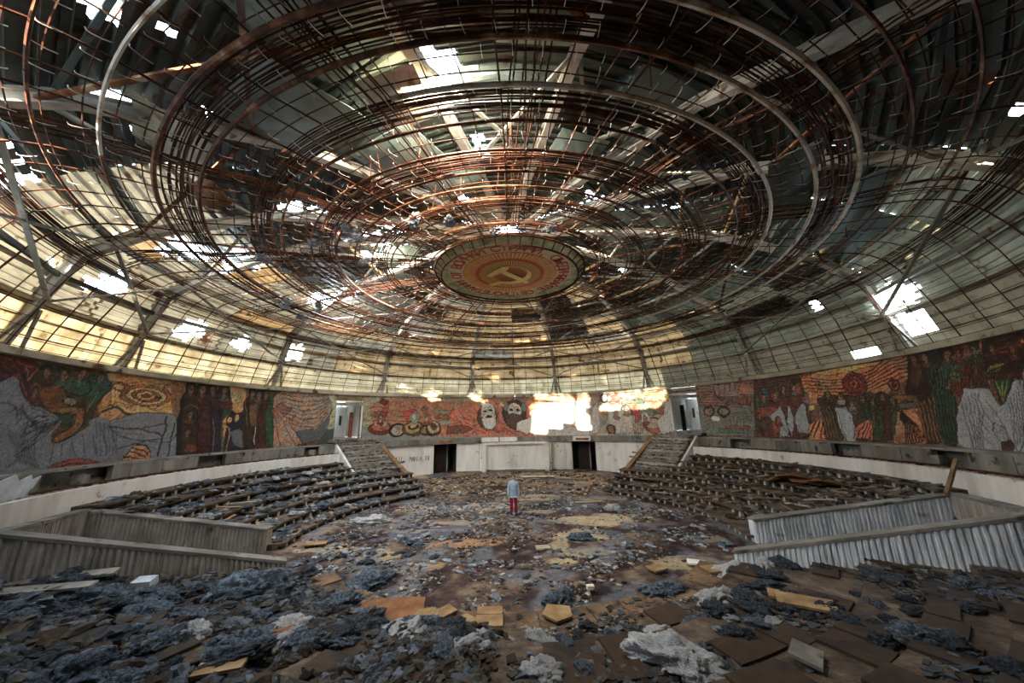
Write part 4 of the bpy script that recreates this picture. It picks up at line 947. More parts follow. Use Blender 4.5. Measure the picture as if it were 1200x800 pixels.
# ring beam that carries the band
for k in range(26):
    g = MB(); sector(g, 15.12, 15.42, k*360/26+.06, (k+1)*360/26-.06, 7.95, 8.0, 6); struct(obj('ring_beam', g, M['sheet_pale']))
# radial roof beams (I-profile), light grey
for b in range(nb):
    az = AZB[b]; u = Vector((math.sin(math.radians(az)), math.cos(math.radians(az)), 0)); root = empty('roof_beam', P(15.6, az, 8.0)); o0 = Vector(P(15.6, az, 8.0))
    side = Vector((u.y, -u.x, 0)); dark = abs(((az+180) % 360)-180) > 110
    pts = [Vector(P(15.65, az, 6.6)), Vector(P(15.2, az, 7.9)), Vector(P(14.55, az, 9.5)), Vector(P(13.0, az, 10.6)), Vector(P(9.4, az, 12.0)), Vector(P(4.6, az, 12.75)), Vector(P(1.0, az, 13.0))]
    for nm_, w, h, off in (('lower_flange', .24, .04, 0), ('web', .04, .26, .13), ('upper_flange', .24, .04, .26)):
        g = MB()
        for p, q in zip(pts[:-1], pts[1:]):
            d = (q-p).normalized(); nn = side.cross(d); nn = nn if nn.dot(Vector((-u.x*.5, -u.y*.5, 1))) > 0 else -nn
            nn = -nn if nn.dot(Vector((0, 0, 1))+u*.6) < 0 else nn
            beam(g, p+nn*off-o0, q+nn*off-o0, w, h, up=nn)
        obj(nm_, g, M['steel_pale'], root)
    for s_ in (-1, 1):      # splayed feet at the cornice
        g = MB(); beam(g, Vector(P(15.6, az+s_*1.6, 6.55))-o0, Vector(P(15.2, az+s_*.3, 7.7))-o0, .1, .05, up=u); obj('foot_strut', g, M['steel'], root)
    w_ = ((az+180) % 360)-180
    place = ('above the back mural' if abs(w_) < 30 else 'above the left half of the hall' if w_ < -0 else 'above the right half of the hall')
    tag(root, 'grey steel I-beam of the domed roof, %s' % place, 'beam', 'radial roof beams '+place)
def bayname(b, s0):
    w_ = (((AZB[b]+AZB[b+1])/2+180) % 360)-180; k = min(6, int(round(abs(w_)/27)))
    return ('outer' if s0 < 2.2 else 'middle' if s0 < 4.5 else 'inner')+' part of the '+('central roof bay at the back' if k == 0 else ['', 'first', 'second', 'third', 'fourth', 'fifth', 'sixth'][k]+' roof bay '+('left' if w_ < 0 else 'right')+' of centre')
# crossed braces in the bays
for b in range(nb):
    a0, a1 = AZB[b], AZB[b+1]
    for s0, s1 in ((1.1, 2.6), (2.9, 4.6), (4.9, 6.8)):
        for x in (0, 1):
            if rnd.random() < .25: continue
            g = MB(); A_ = Vector(rp(s0, a0 if x else a1, .35)); B_ = Vector(rp(s1, a1 if x else a0, .35)); beam(g, Vector((0, 0, 0)), B_-A_, .10, .07)
            o = obj('cross_brace', g, M['steel' if s0 < 2 or rnd.random() < .6 else 'pipe'], None, A_); pl = bayname(b, s0); tag(o, 'diagonal steel brace in the %s' % pl, 'brace', 'braces in the '+pl)
# purlins running round the bays
for b in range(nb):
    a0, a1 = AZB[b], AZB[b+1]
    for s0 in (1.55, 2.0, 2.5, 3.0, 3.9, 4.8, 5.7, 6.6):
        if rnd.random() < .2: continue
        g = MB(); A_ = Vector(rp(s0, a0, .12)); B_ = Vector(rp(s0, a1, .12)); beam(g, Vector((0, 0, 0)), B_-A_, .09, .14)
        o = obj('purlin', g, M['steel_dark' if abs(((a0+180) % 360)-180) > 100 else 'sheet_tan' if rnd.random() < .4 else 'steel'], None, A_); pl = bayname(b, s0); tag(o, 'steel purlin in the %s' % pl, 'purlin', 'purlins in the '+pl)
# big flat boards left hanging under the roof
def sag_board(az, r, w, l, tilt, m, label, z=None, spin=0.0):
    g = MB(); n = 5; v = []; f = []
    for j in range(n+1):
        for i in range(n+1): x = (i/n-.5)*w; y = (j/n-.5)*l; v.append((x, y, -.10*math.cos(x/w*math.pi)*math.cos(y/l*math.pi)+.02*rnd.uniform(-1, 1)))
    for j in range(n):
        for i in range(n): k = j*(n+1)+i; f.append((k, k+1, k+n+2, k+n+1))
    g.add(v, f); o = obj('ceiling_board', g, M[m], None, P(r, az, z if z else np.interp(r, [4, 8, 12, 15], [12.7, 12.2, 11.4, 10.4])), (math.radians(tilt), rnd.uniform(-.08, .08), -math.radians(az)+spin))
    mo = o.modifiers.new('thickness', 'SOLIDIFY'); mo.thickness = .025; tag(o, label, 'board'); return o
sag_board(-146, 9.8, 3.0, 2.4, -8, 'board_teal', 'large grey green board under the roof at the upper left, first from the corner')
sag_board(-152, 7.0, 2.4, 1.8, -6, 'board_teal', 'grey green board under the roof to the left above the rusty ring bundle')
sag_board(-163, 12.0, 2.8, 1.6, -10, 'board_teal', 'grey green board at the very top edge left of the centre')
sag_board(-137, 11.6, 1.5, 1.5, 20, 'sheet_pale', 'torn pale peeling sheet hanging beside the bright gap at upper left', z=10.9)
sag_board(-128, 10.9, 1.3, .8, 30, 'slab_orange', 'bent rusty sheet dangling under the upper left roof', z=10.7, spin=.5)
sag_board(-100, 12.2, 3.6, .7, 5, 'board_teal', 'long grey board under the left roof beside the bright opening')
sag_board(106, 11.4, 4.6, 1.0, 12, 'board_teal', 'long pale blue grey board under the right roof, lowest of three', z=10.7)
sag_board(113, 12.4, 5.0, 1.2, 14, 'board_teal', 'long pale blue grey board under the right roof, middle of three', z=10.6)
sag_board(122, 10.6, 4.0, 1.3, 10, 'board_teal', 'long pale grey board under the right roof, highest of three', z=11.1)
sag_board(160, 6.6, 1.6, 1.2, -5, 'board_teal', 'grey green board right of the centre above the emblem')
sag_board(-157, 4.8, 2.0, 1.3, -5, 'board_teal', 'grey green board behind the radial rod bundle near the emblem')
sag_board(-164, 9.0, 1.5, 1.1, 14, 'sheet_pale', 'dented pale corrugated sheet left of the bright roof gap', z=11.7)
# ================================================================ RUSTY CEILING GRID
grid = empty('ceiling_grid'); tag(grid, 'rusty dished ceiling grid of concentric rings, radial rods and pale hooks', 'grid')
def ring_pts(s_, dz=0, a0=-180, a1=180, wob=.0, sd_=0):
    n = max(24, int((a1-a0)/2.2)); a = np.linspace(a0, a1, n+1); r, z = lat(s_); r = r+wob*(vnoise(a*.06, sd_, 0, 3)-.5)*2; t = np.radians(a)
    return np.stack([r*np.sin(t), r*np.cos(t), z+dz+wob*(vnoise(a*.05, sd_, 0, 8)-.5)*1.2+0*a], -1)
pipes = [(3.75, .03, 0), (4.6, .028, 0), (5.35, .03, 0), (6.1, .028, 0), (6.75, .034, 0), (7.4, .042, 0), (8.2, .034, 0), (9.1, .038, 0), (10.0, .05, 1), (11.0, .05, 1), (11.8, .055, 1), (12.6, .036, 0), (13.4, .03, 0)]
for i, (r, w, pale) in enumerate(pipes):
    # pipes are made of lengths butted together, a few lengths have dropped
    n = 8; st = rnd.uniform(0, 45)
    for k in range(n):
        if r > 6 and rnd.random() < .06: continue
        a0 = st+k*45; g = MB(); tube(g, ring_pts(s_of_r(r), 0, a0, a0+44.8, .02, i), w, 6)
        am = ((a0+22+180) % 360)-180
        obj('ring_pipe', g, M['pipe_pale' if (pale and am > 75 or rnd.random() < .16) and r > 7.3 else 'pipe'], grid)
thin = [r for r in np.arange(4.0, 14.2, .42)]
for i, r in enumerate(thin):
    if min(abs(r-p[0]) for p in pipes) < .12: continue
    g = MB(); tube(g, ring_pts(s_of_r(r), .03, -180, 180, .04, i+40)[:-1], .013, 4, True); obj('ring_rod', g, M['rust'], grid)
for i, z in enumerate((9.1, 8.75, 8.4, 8.05, 7.75, 7.45, 7.15, 6.85, 6.6)):
    g = MB(); tube(g, ring_pts(s_of_z(z), 0, -180, 180, .02, i+70)[:-1], .014, 4, True); obj('ring_rod', g, M['rust'], grid)
clusters = [(4.25, 5, .35), (5.75, 6, .45), (7.72, 7, .5), (9.6, 8, .55), (11.42, 8, .55), (14.3, 9, .4)]
for ci, (r, n, wd) in enumerate(clusters):
    for k in range(n):
        for lay in (0, 1):
            g = MB(); st = rnd.uniform(0, 360); ln = rnd.uniform(260, 358)
            tube(g, ring_pts(s_of_r(r+(k/(n-1)-.5)*wd), .05+.13*lay+rnd.uniform(-.03, .03), st, st+ln, .035, ci*20+k), .017, 4); obj('bundle_rod', g, M['rust' if rnd.random() < .75 else 'pipe'], grid)
# radial rods
def radial_pts(az, sa, sb, wob=.0, dz=0.05, sd_=0):
    s_ = np.linspace(sa, sb, max(6, int((sb-sa)/.45))); r, z = lat(s_); a = az+wob*(vnoise(s_*.5, sd_, 0, 5)-.5); t = np.radians(a)
    return np.stack([r*np.sin(t), r*np.cos(t), z+dz], -1)
SM = float(_ls[-1]); nrad = 96
for i in range(nrad):
    az = i*360/nrad+rnd.uniform(-.35, .35); sa = 0.1 if i % 4 == 0 else s_of_r(5.2) if i % 2 == 0 else s_of_r(8.0)
    g = MB(); tube(g, radial_pts(az, sa, SM, .8, .04, i), .017 if i % 4 else .024, 4); obj('radial_rod', g, M['rust' if i % 5 else 'pipe'], grid)
for bz in (-165, -137, -110, -82, -55, 149, 122, 93, 62, 27, -27, 177):
    for k in range(7):
        g = MB(); p = radial_pts(bz, s_of_r(3.6+rnd.random()), s_of_r(14.2-rnd.random()), 1.0, .08+rnd.uniform(0, .16), k)
        off = (k-3)*.10+rnd.uniform(-.03, .03); a = math.radians(bz); p = p+np.array([math.cos(a)*off, -math.sin(a)*off, 0]); tube(g, p, .018, 4); obj('bundle_rod', g, M['rust'], grid)
# hangers from the grid up to the roof
for i in range(64):
    r = rnd.uniform(6, 14); az = rnd.uniform(-180, 180); z = float(lat(s_of_r(r))[1]); g = MB(); beam(g, P(r, az, z), P(r+rnd.uniform(-.3, .3), az+rnd.uniform(-1, 1), z+1.3), .02, .02); obj('hanger', g, M['rust'], grid)
# pale hooks
def hook_mesh():
    g = MB(); tube(g, [(0, -.10, .03), (0, 0, .0), (0, .11, -.01), (0, .15, .0), (0, .165, .04)], .0085, 3); return g.mesh('hook')
hk = hook_mesh(); hk.materials.append(M['hook'])
hooks = []
for r in np.arange(4.4, 14.2, .42):
    n = int(2*math.pi*r/.55)
    for k in range(n):
        if rnd.random() < .12: continue
        hooks.append((r, (k+.5*(int(r*10) % 2)+rnd.uniform(-.12, .12))*360/n))
hooks = [(r, ((a+180) % 360)-180) for r, a in hooks]
def hdist(h): p = P(h[0], h[1], 10.2); return (p[0]-.2)**2+(p[1]+15.2)**2+((0 if p[1] > -14.0 else 400))
hooks.sort(key=hdist)
rest = MB(); hv = [tuple(v.co) for v in hk.vertices]; hf = [tuple(p.vertices) for p in hk.polygons]
for i, (r, a) in enumerate(hooks):
    loc = P(r, a, float(lat(s_of_r(r))[1])+.0); rot = Euler((rnd.uniform(-.25, .25), 0, -math.radians(a)+rnd.uniform(-.25, .25))); sc = rnd.uniform(.75, 1.15)
    if i < 290: obj('hook', hk, None, grid, loc, rot, (sc, sc, sc))
    elif a < 120 or True:
        m4 = Matrix.Translation(loc) @ rot.to_matrix().to_4x4() @ Matrix.Scale(sc, 4); rest.add([tuple(m4 @ Vector(v)) for v in hv], hf)
o = obj('small_hooks', rest, M['hook'], grid); o['kind'] = 'stuff'
# ================================================================ EMBLEM
em = empty('ceiling_emblem', (0, 0, 11.05)); tag(em, 'round painted ceiling emblem with yellow hammer and sickle inside a red lettered ring', 'emblem')
def disc(r0, r1, z, n=96, jag=0):
    g = MB(); v = []
    for i in range(n):
        a = 2*math.pi*i/n; q = r1*(1+jag*(rnd.random()-.5))
        v += [(r0*math.sin(a), r0*math.cos(a), z), (q*math.sin(a), q*math.cos(a), z), (q*math.sin(a), q*math.cos(a), z+.04), (r0*math.sin(a), r0*math.cos(a), z+.04)]
    f = []
    for i in range(n):
        b, c = 4*i, 4*((i+1) % n)
        for k in range(4): f.append((b+k, b+(k+1) % 4, c+(k+1) % 4, c+k))
    g.add(v, f); return g
M['em_green'] = mat('faded_green_cream_field', [(.32, '6c8254'), (.45, '9eae82'), (.55, 'ccc8a0'), (.7, 'ece0bc')], 1.4, .7, .1)
M['em_cream'] = mat('cream_mosaic_field', [(.3, 'ccc494'), (.5, 'e4d0a4'), (.7, 'f2e0ba')], 2.4, .7, .1)
M['em_orange'] = mat('orange_brown_mosaic', [(.3, 'bc6c40'), (.5, 'd48a56'), (.7, 'e4a878')], 2.4, .7, .1)
M['em_red'] = mat('brick_red_mosaic', [(.3, 'b4402e'), (.7, 'd05a42')], 4, .7, .1)
M['em_dark'] = mat('dark_brown_mosaic', [(.3, '965230'), (.7, 'b06c40')], 4, .7, .1)
M['em_gold'] = mat('golden_yellow_mosaic', [(.3, 'ecc068'), (.6, 'f6d484'), (.8, 'fce4a8')], 4, .6, .1)
obj('outer_field', disc(2.86, 3.5, -.0, jag=.006), M['em_green'], em)
obj('lettered_field', disc(2.2, 2.9, -.012), M['em_cream'], em)
obj('ray_field', disc(1.62, 2.22, -.024), M['em_orange'], em)
obj('red_circle', disc(1.5, 1.64, -.036), M['em_red'], em)
obj('centre_field', disc(.001, 1.52, -.030), M['em_dark'], em)
g = MB()
for i in range(72):
    a = 2*math.pi*i/72; w = .016
    for r0, r1 in ((.78, 1.46), (1.66, 2.18)):
        g.add([((r0*math.sin(a-w*.6)), r0*math.cos(a-w*.6), -.05), (r0*math.sin(a+w*.6), r0*math.cos(a+w*.6), -.05), (r1*math.sin(a+w), r1*math.cos(a+w), -.05), (r1*math.sin(a-w), r1*math.cos(a-w), -.05)], [(0, 1, 2, 3)])
o = obj('gold_rays', g, M['em_gold'], em)
def prism(poly, z0, z1):      # picture-style coordinates X right, Y towards the viewer's top
    g = MB(); n = len(poly); v = [(x, -y, z) for z in (z0, z1) for x, y in poly]
    g.add(v, [tuple(range(n)), tuple(range(2*n-1, n-1, -1))]+[(i, (i+1) % n, n+(i+1) % n, n+i) for i in range(n)]); return g
# sickle blade
ax, ay = 0.05, -.02; pts = []
for k in range(25): t = math.radians(118-k*(118+128)/24); pts.append((ax+.98*math.cos(t)*1.0, ay+.98*math.sin(t)))
for k in range(25): t = math.radians(-128+k*(118+128)/24); wd = .30*math.sin(math.pi*min(1, (k+2)/20))+.02; pts.append((ax+.03+(.98-wd)*math.cos(t), ay+.03+(.98-wd)*math.sin(t)))
n = len(pts)//2; g = MB(); outer = pts[:25]; inner = pts[25:][::-1]
for i in range(24):
    q = prism([outer[i], outer[i+1], inner[i+1], inner[i]], -.09, -.052); g.add(q.v, q.f)
obj('sickle_blade', g, M['em_gold'], em)
obj('sickle_handle', prism([(-.52, -.62), (-.38, -.86), (-.92, -1.22), (-1.10, -1.00)], -.09, -.052), M['em_gold'], em)
obj('hammer_handle', prism([(-.55, .42), (-.30, .62), (.98, -.78), (.76, -.98)], -.10, -.06), M['em_gold'], em)
obj('hammer_head', prism([(-1.10, .10), (-.88, -.10), (-.08, .66), (-.02, .98), (-.36, .92)], -.10, -.058), M['em_gold'], em)
txt = 'ПРОЛЕТАРИИ ОТ ВСИЧКИ СТРАНИ, СЪЕДИНЯВАЙТЕ СЕ!'
for i, ch in enumerate(txt):
    gv, gf = [], []
    if ch == ' ': continue
    me = text_mesh(ch, .68, .012); th = math.radians(180+i*360/len(txt))
    for p in me.polygons: gf.append(tuple(k+len(gv) for k in p.vertices))
    for v in me.vertices:
        x, y = v.co.x*1.0, v.co.y+2.33; X = x*math.cos(th)+y*math.sin(th); Y = -x*math.sin(th)+y*math.cos(th); gv.append((X, -Y, -.03+v.co.z))
    me = bpy.data.meshes.new('letter'); me.from_pydata(gv, [], gf); obj('letter', me, M['em_red'], em)
g = MB(); tube(g, [(3.22*math.sin(t), 3.22*math.cos(t), -.28) for t in np.linspace(0, 2*math.pi, 97)[:-1]], .045, 6, True); obj('rail_ring', g, M['rust'], em)
g = MB(); tube(g, [(3.52*math.sin(t), 3.52*math.cos(t), -.02) for t in np.linspace(0, 2*math.pi, 97)[:-1]], .05, 6, True); obj('edge_ring', g, M['rust'], em)
for i in range(44):
    t = 2*math.pi*i/44; g = MB(); s_, c_ = math.sin(t), math.cos(t)
    beam(g, (3.22*s_, 3.22*c_, -.28), (3.36*s_, 3.36*c_, -.12), .035, .035); beam(g, (3.36*s_, 3.36*c_, -.12), (3.5*s_, 3.5*c_, -.02), .035, .035); obj('bracket', g, M['rust'], em)
# ================================================================ DEBRIS
def ico(sub):
    import bmesh
    bm = bmesh.new(); bmesh.ops.create_icosphere(bm, subdivisions=sub, radius=1); v = np.array([x.co[:] for x in bm.verts]); f = [tuple(x.index for x in q.verts) for q in bm.faces]; bm.free(); return v, f
IV, IF = ico(5); IV3, IF3 = ico(3); IV1, IF1 = ico(2)
def clump_mesh(sd_, V=IV, Fc=IF, el=1.5, fold=1.0):
    x, y, z = V.T; q = V*np.array([el, 1, .55])
    w = fbm(q[:, 0]*1.1+sd_*7, q[:, 1]*1.1, q[:, 2]*1.5, 4, sd_)
    cx = q[:, 0]*.8+1.6*w; cy = q[:, 1]*2.6+2.2*w+sd_
    rid = 1-np.abs(2*fbm(cx*1.5+3*sd_, cy*1.35, q[:, 2]*3, 4, sd_+5)-1)*2.2         # matted folds
    fine = fbm(q[:, 0]*9, q[:, 1]*13, q[:, 2]*12, 3, sd_+9)
    lump = fbm(q[:, 0]*1.5, q[:, 1]*1.9, q[:, 2]*2, 3, sd_+3)
    r = .30+1.05*lump+fold*.34*(rid-.4)+.22*(fine-.5)
    q = q*r[:, None]; q[:, 2] = np.where(q[:, 2] < -.08, -.08+.15*(q[:, 2]+.08), q[:, 2])
    me = bpy.data.meshes.new('wool'); me.from_pydata(q.tolist(), [], Fc); me.polygons.foreach_set('use_smooth', [True]*len(me.polygons)); me.update(); return me
CL = []
for i in range(8):
    me = clump_mesh(i+1, el=1.2+.2*(i % 4)); CL.append(me)
def cl_mats(kind):
    out = []
    for me in CL:
        c = me.copy(); c.materials.append(M[kind]); out.append(c)
    return out
CW, CDk, CP = cl_mats('wool'), cl_mats('wool_dark'), cl_mats('wool_pale')
# (zone, n, azimuth range, radius range, size range, material mix, label, group)
ZN = [('near left', 140, (-176, -129), (7.6, 12.6), (.14, .36), (.5, .44), 'on the near left terrace', 'wool clumps on the near left terrace'),
      ('near centre', 44, (-178, -140), (7.6, 9.6), (.10, .26), (.4, .5), 'on the near steps left of centre', 'wool clumps along the near curb, left of centre'),
      ('near centre r', 26, (148, 180), (7.65, 9.4), (.10, .26), (.35, .45), 'on the near steps right of centre', 'wool clumps on the steps right of the centre foreground'),
      ('near right', 34, (128, 150), (8.0, 12.2), (.12, .30), (.1, .9), 'on the near right terrace', 'wool clumps on the near right terrace'),
      ('left seats', 70, (-103, -58), (8.5, 13.2), (.12, .28), (.8, .05), 'on the left seating', 'wool clumps on the left seating tiers'),
      ('floor left', 34, (-150, -95), (3.6, 7.4), (.08, .22), (.7, .2), 'on the left floor', 'wool clumps on the left arena floor')]
def ground(x, y): return zt(x, y)
for zn, n, (a0, a1), (r0, r1), (s0, s1), (pw, pdk), lab, grp in ZN:
    for i in range(n):
        a = rnd.uniform(a0, a1); r = math.sqrt(rnd.uniform(r0*r0, r1*r1)); x, y, _ = P(r, a, 0)
        if abs(a) > 104.5 and abs(a) < 127.5 and r > 7.4: continue
        s = s0+(s1-s0)*rnd.random()**1.7; t = rnd.random(); src = CW if t < pw else CDk if t < pw+pdk else CP
        o = obj('wool_clump', rnd.choice(src), None, None, (x, y, ground(x, y)+s*.04), (rnd.uniform(-.2, .2), rnd.uniform(-.2, .2), rnd.uniform(-.9, .9)+(.5 if a < 0 else -.5)), (s, s, s*rnd.uniform(.75, 1.15)))
        u = (s-s0)/(s1-s0); size = 'big' if u > .5 else 'medium' if u > .2 else 'small'; tone = 'grey blue' if src is CW else 'dark' if src is CDk else 'pale'
        fr = (r-r0)/(r1-r0); row_ = 'inner rows' if fr < .34 else 'middle rows' if fr < .7 else 'outer rows'
        if 'floor' in zn: row_ = 'towards the hall centre' if fr < .5 else 'towards the seating'
        half = 'farther' if abs(a) < abs(a0+a1)/2 else 'nearer'
        lab_ = '%s %s wool clump %s, %s, %s half' % (size, tone, lab, row_, half); tag(o, lab_, 'insulation', ('%s %s wool %s %s %s' % (size, tone, lab, row_, half))[:90])
def clump_at(x, y, s, rz, src, label, sz=1.0, dz=0):
    o = obj('wool_clump', src, None, None, (x, y, ground(x, y)+s*.05+dz), (0, 0, rz), (s, s*.85, s*sz)); tag(o, label, 'insulation'); return o
clump_at(2.4, -9.15, .5, -.5, CP[1], 'large pale folded wool bundle at the bottom edge right of centre', .9)
clump_at(-.95, -8.15, .30, 1.2, CDk[4], 'tall dark wool lump standing on the step below the tan slabs', 1.6)
clump_at(5.75, -4.95, .46, .6, CP[2], 'pale sagging wool bundle lying at the inner end of the right ribbed wall', .7)
clump_at(6.55, -5.15, .28, 1.3, CP[5], 'pale bag-like lump leaning on the foot of the right ribbed wall', 1.5)
clump_at(3.6, -5.9, .36, .2, CW[3], 'round blue grey wool clump on the curb right of centre')
clump_at(4.4, -6.7, .36, .5, CP[6], 'pale wool clump on the brown boards right of centre')
clump_at(1.05, -6.1, .34, .9, CW[6], 'blue wool tuft at the curb behind the pentagonal slab', 1.2)
clump_at(-3.8, -5.0, .5, .7, CW[0], 'biggest blue grey wool heap on the left arena floor near the curb')
clump_at(4.6, 2.5, .35, .3, CP[4], 'whitish wool heap on the right of the arena floor', 1.2)
clump_at(-6.2, .9, .5, .1, CP[7], 'white wool heap at the corner of the left seating tier')
clump_at(2.35, -.95-.7, .34, 0, CW[2], 'blue wool clump in the middle of the arena floor on a pale patch')
clump_at(-9.3, -7.3, .5, .4, CDk[1], 'huge dark wool heap against the foot of the left near wall', 1.1)
clump_at(-5.9, -6.6, .62, .7, CW[5], 'tall blue grey wool heap in front of the left near wall', 1.2)
# small scraps everywhere: too many to count
def scraps(name, n, sampler, V, Fc, m, cols, smin, smax, flat, label, cat):
    Vs = []; Fs = []; Cs = []; k = 0; lv = len(V)
    F0 = np.array(Fc)
    for i in range(n):
        x, y = sampler(); R_ = math.hypot(x, y); az = abs(math.degrees(math.atan2(x, y)))
        if 104.3 < az < 106.6 and R_ > 8 or 124.8 < az < 127 and R_ > 7.4 or R_ > 14.2: continue
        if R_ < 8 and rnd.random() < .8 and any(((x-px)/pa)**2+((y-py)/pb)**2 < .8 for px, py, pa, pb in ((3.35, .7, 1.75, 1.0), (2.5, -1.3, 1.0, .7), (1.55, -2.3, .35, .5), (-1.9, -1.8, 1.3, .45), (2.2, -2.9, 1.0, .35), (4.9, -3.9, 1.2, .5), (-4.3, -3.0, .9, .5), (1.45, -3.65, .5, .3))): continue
        s = smin+(smax-smin)*rnd.random()**2.6; sc = np.array([s*rnd.uniform(.6, 1.6), s*rnd.uniform(.5, 1.2), s*rnd.uniform(*flat)])
        t = rnd.uniform(0, 6.28); tl = rnd.uniform(-.35, .35); q = V*sc*(1+(.9 if lv > 20 else .4)*(nr.random((lv, 1))-.5)); c_, s_ = math.cos(t), math.sin(t)
        q[:, 2] += q[:, 0]*tl; q = np.stack([q[:, 0]*c_-q[:, 1]*s_+x, q[:, 0]*s_+q[:, 1]*c_+y, q[:, 2]+zt(x, y)+sc[2]*.5], -1)
        Vs.append(q); Fs.append(F0+k); k += lv; c = cols[min(len(cols)-1, int(rnd.random()*len(cols)))]; b = rnd.uniform(.6, 1.2); Cs.append(np.tile([c[0]*b, c[1]*b, c[2]*b, 1], (lv, 1)))
    me = bpy.data.meshes.new(name); me.from_pydata(np.concatenate(Vs).tolist(), [], np.concatenate(Fs).tolist())
    a = me.color_attributes.new('tint', 'FLOAT_COLOR', 'POINT'); a.data.foreach_set('color', np.concatenate(Cs).astype('f').ravel())
    o = obj(name, me, m); tag(o, label, cat, None, 'stuff'); return o
BV = np.array([(-1, -1, -1), (1, -1, -1), (1.1, 1, -1), (-1, .9, -1), (-.9, -1, 1), (1, -.8, 1), (.8, 1, 1), (-1, 1, 1.1)], float)*.5
def polar(a0, a1, r0, r1):
    def f():
        while True:
            a = rnd.uniform(a0, a1); r = math.sqrt(rnd.uniform(r0*r0, r1*r1)); x, y, _ = P(r, a, 0); return x, y
    return f
def clus(base, sc=.8, thr=.5):
    def f():
        for _ in range(12):
            x, y = base()
            if float(vnoise(x*sc, y*sc, 0, 99)) > thr: return x, y
        return x, y
    return f
CC_ = [srgb(h) for h in ('8d8a84', 'b0aca4', '6a5c50', '8c6c4e', '3c2c28', '94999f', '7f8a98', 'c8c0b0', '4c3a34', '5c4a40')]
CB_ = [srgb(h) for h in ('7d8894', '9aa4b0', '5c656e', 'b8bec4', '6c7680', '848c94')]
CN_ = [tuple(x*.6 for x in srgb(h)) for h in ('7d8894', '8a94a2', '5c656e', '6a655c', '7c756a', '4a3c32', '5c4a3a')]  # near-zone debris tones with the foreground vignette darkened into them
CT_ = [srgb(h) for h in ('6a655c', '8c857a', '4a3c32', '5c4a3a', '9a8c78', '7a828a', '3a302a')]
scraps('floor_rubble', 13000, clus(polar(-180, 180, 0, 8.0), 1.3, .5), BV, BOXF, M['rubble'], CC_, .018, .12, (.12, .4), 'small rubble and flakes scattered over the arena floor', 'rubble')
scraps('stage_rubble', 5200, clus(polar(-34, 34, 7.0, 14.9), 1.1, .45), BV, BOXF, M['rubble'], CC_[:5]+[srgb('b09c80'), srgb('cfc0a4'), srgb('8a6a50')], .04, .24, (.12, .5), 'broken boards and rubble spread in front of the stage wall', 'rubble')
scraps('left_tier_rubble', 6500, clus(polar(-104, -38, 8.3, 14.1), 1.2, .42), IV1, IF1, M['rubble'], CB_+CT_, .03, .15, (.2, .5), 'wool scraps and rubble covering the left seating tiers', 'rubble')
scraps('right_tier_rubble', 4200, clus(polar(38, 104, 8.3, 14.1), 1.2, .45), BV, BOXF, M['rubble'], CT_, .04, .26, (.1, .35), 'broken boards and rubble covering the right seating tiers', 'rubble')
scraps('near_left_wool', 6500, clus(polar(-178, -128, 7.6, 13.5), .9, .4), IV1, IF1, M['rubble'], CN_, .03, .16, (.3, .7), 'small grey blue wool scraps over the near left terrace', 'insulation')
scraps('near_right_rubble', 6500, clus(polar(127.5, 180, 6.9, 13.5), 1.0, .5), BV, BOXF, M['rubble'], CN_, .02, .15, (.12, .4), 'small rubble over the near right terrace', 'rubble')
scraps('floor_wool', 1100, clus(polar(-180, 180, 0, 7.6), .55, .66), IV1, IF1, M['rubble'], CB_, .03, .15, (.2, .45), 'small blue grey wool scraps on the arena floor', 'insulation')
# rubble lying on the stair treads
for sg, nm in ((-1, 'left'), (1, 'right')):
    g = MB(); T = Vector((sg*10.5, 11.3, 0)); Bt = Vector((sg*7.35, 8.87, 0)); d = (Bt-T).normalized(); w = Vector((sg*.61, -.79, 0)); L = (Bt-T).length*1.12
    for i in range(900):
        t = rnd.random(); k = int(t*16); wd = 2.75+(.9 if k > 11 else 0); p = T+d*(L*t)+w*(wd*rnd.random()); s_ = .02+.12*rnd.random()**2; c = rnd.choice(CT_+CC_[:3]); 
        M4 = Matrix.Translation((p.x, p.y, 3.02-k*(2.9/16)+.01)) @ Matrix.Rotation(rnd.uniform(0, 6), 4, 'Z') @ Matrix.Rotation(rnd.uniform(-.3, .3), 4, 'X')
        box(g, (-s_, -s_*.6, 0), (s_, s_*.6, s_*.5), M4, c, 0)
    tag(obj('stair_rubble', g, M['rubble']), 'rubble strewn over the '+nm+' staircase', 'rubble', None, 'stuff')
scraps('near_centre_wool', 3200, clus(polar(-178, -140, 7.55, 9.8), 1.1, .42), IV1, IF1, M['rubble'], CN_, .02, .12, (.3, .7), 'small wool scraps and grit along the near curb', 'insulation')
# flat slabs and boards one can pick out
def slab(x, y, pts, m, label, th=.04, rx=0, ry=0, rz=0, dz=.075, name='slab', cat='slab'):
    g = MB(); n = len(pts); v = [(a, b, z) for z in (0, th) for a, b in pts]
    g.add(v, [tuple(range(n))[::-1], tuple(range(n, 2*n))]+[(i, (i+1) % n, n+(i+1) % n, n+i) for i in range(n)])
    o = obj(name, g, M[m], None, (x, y, zt(x, y)+dz), (rx, ry, rz)); tag(o, label, cat); return o


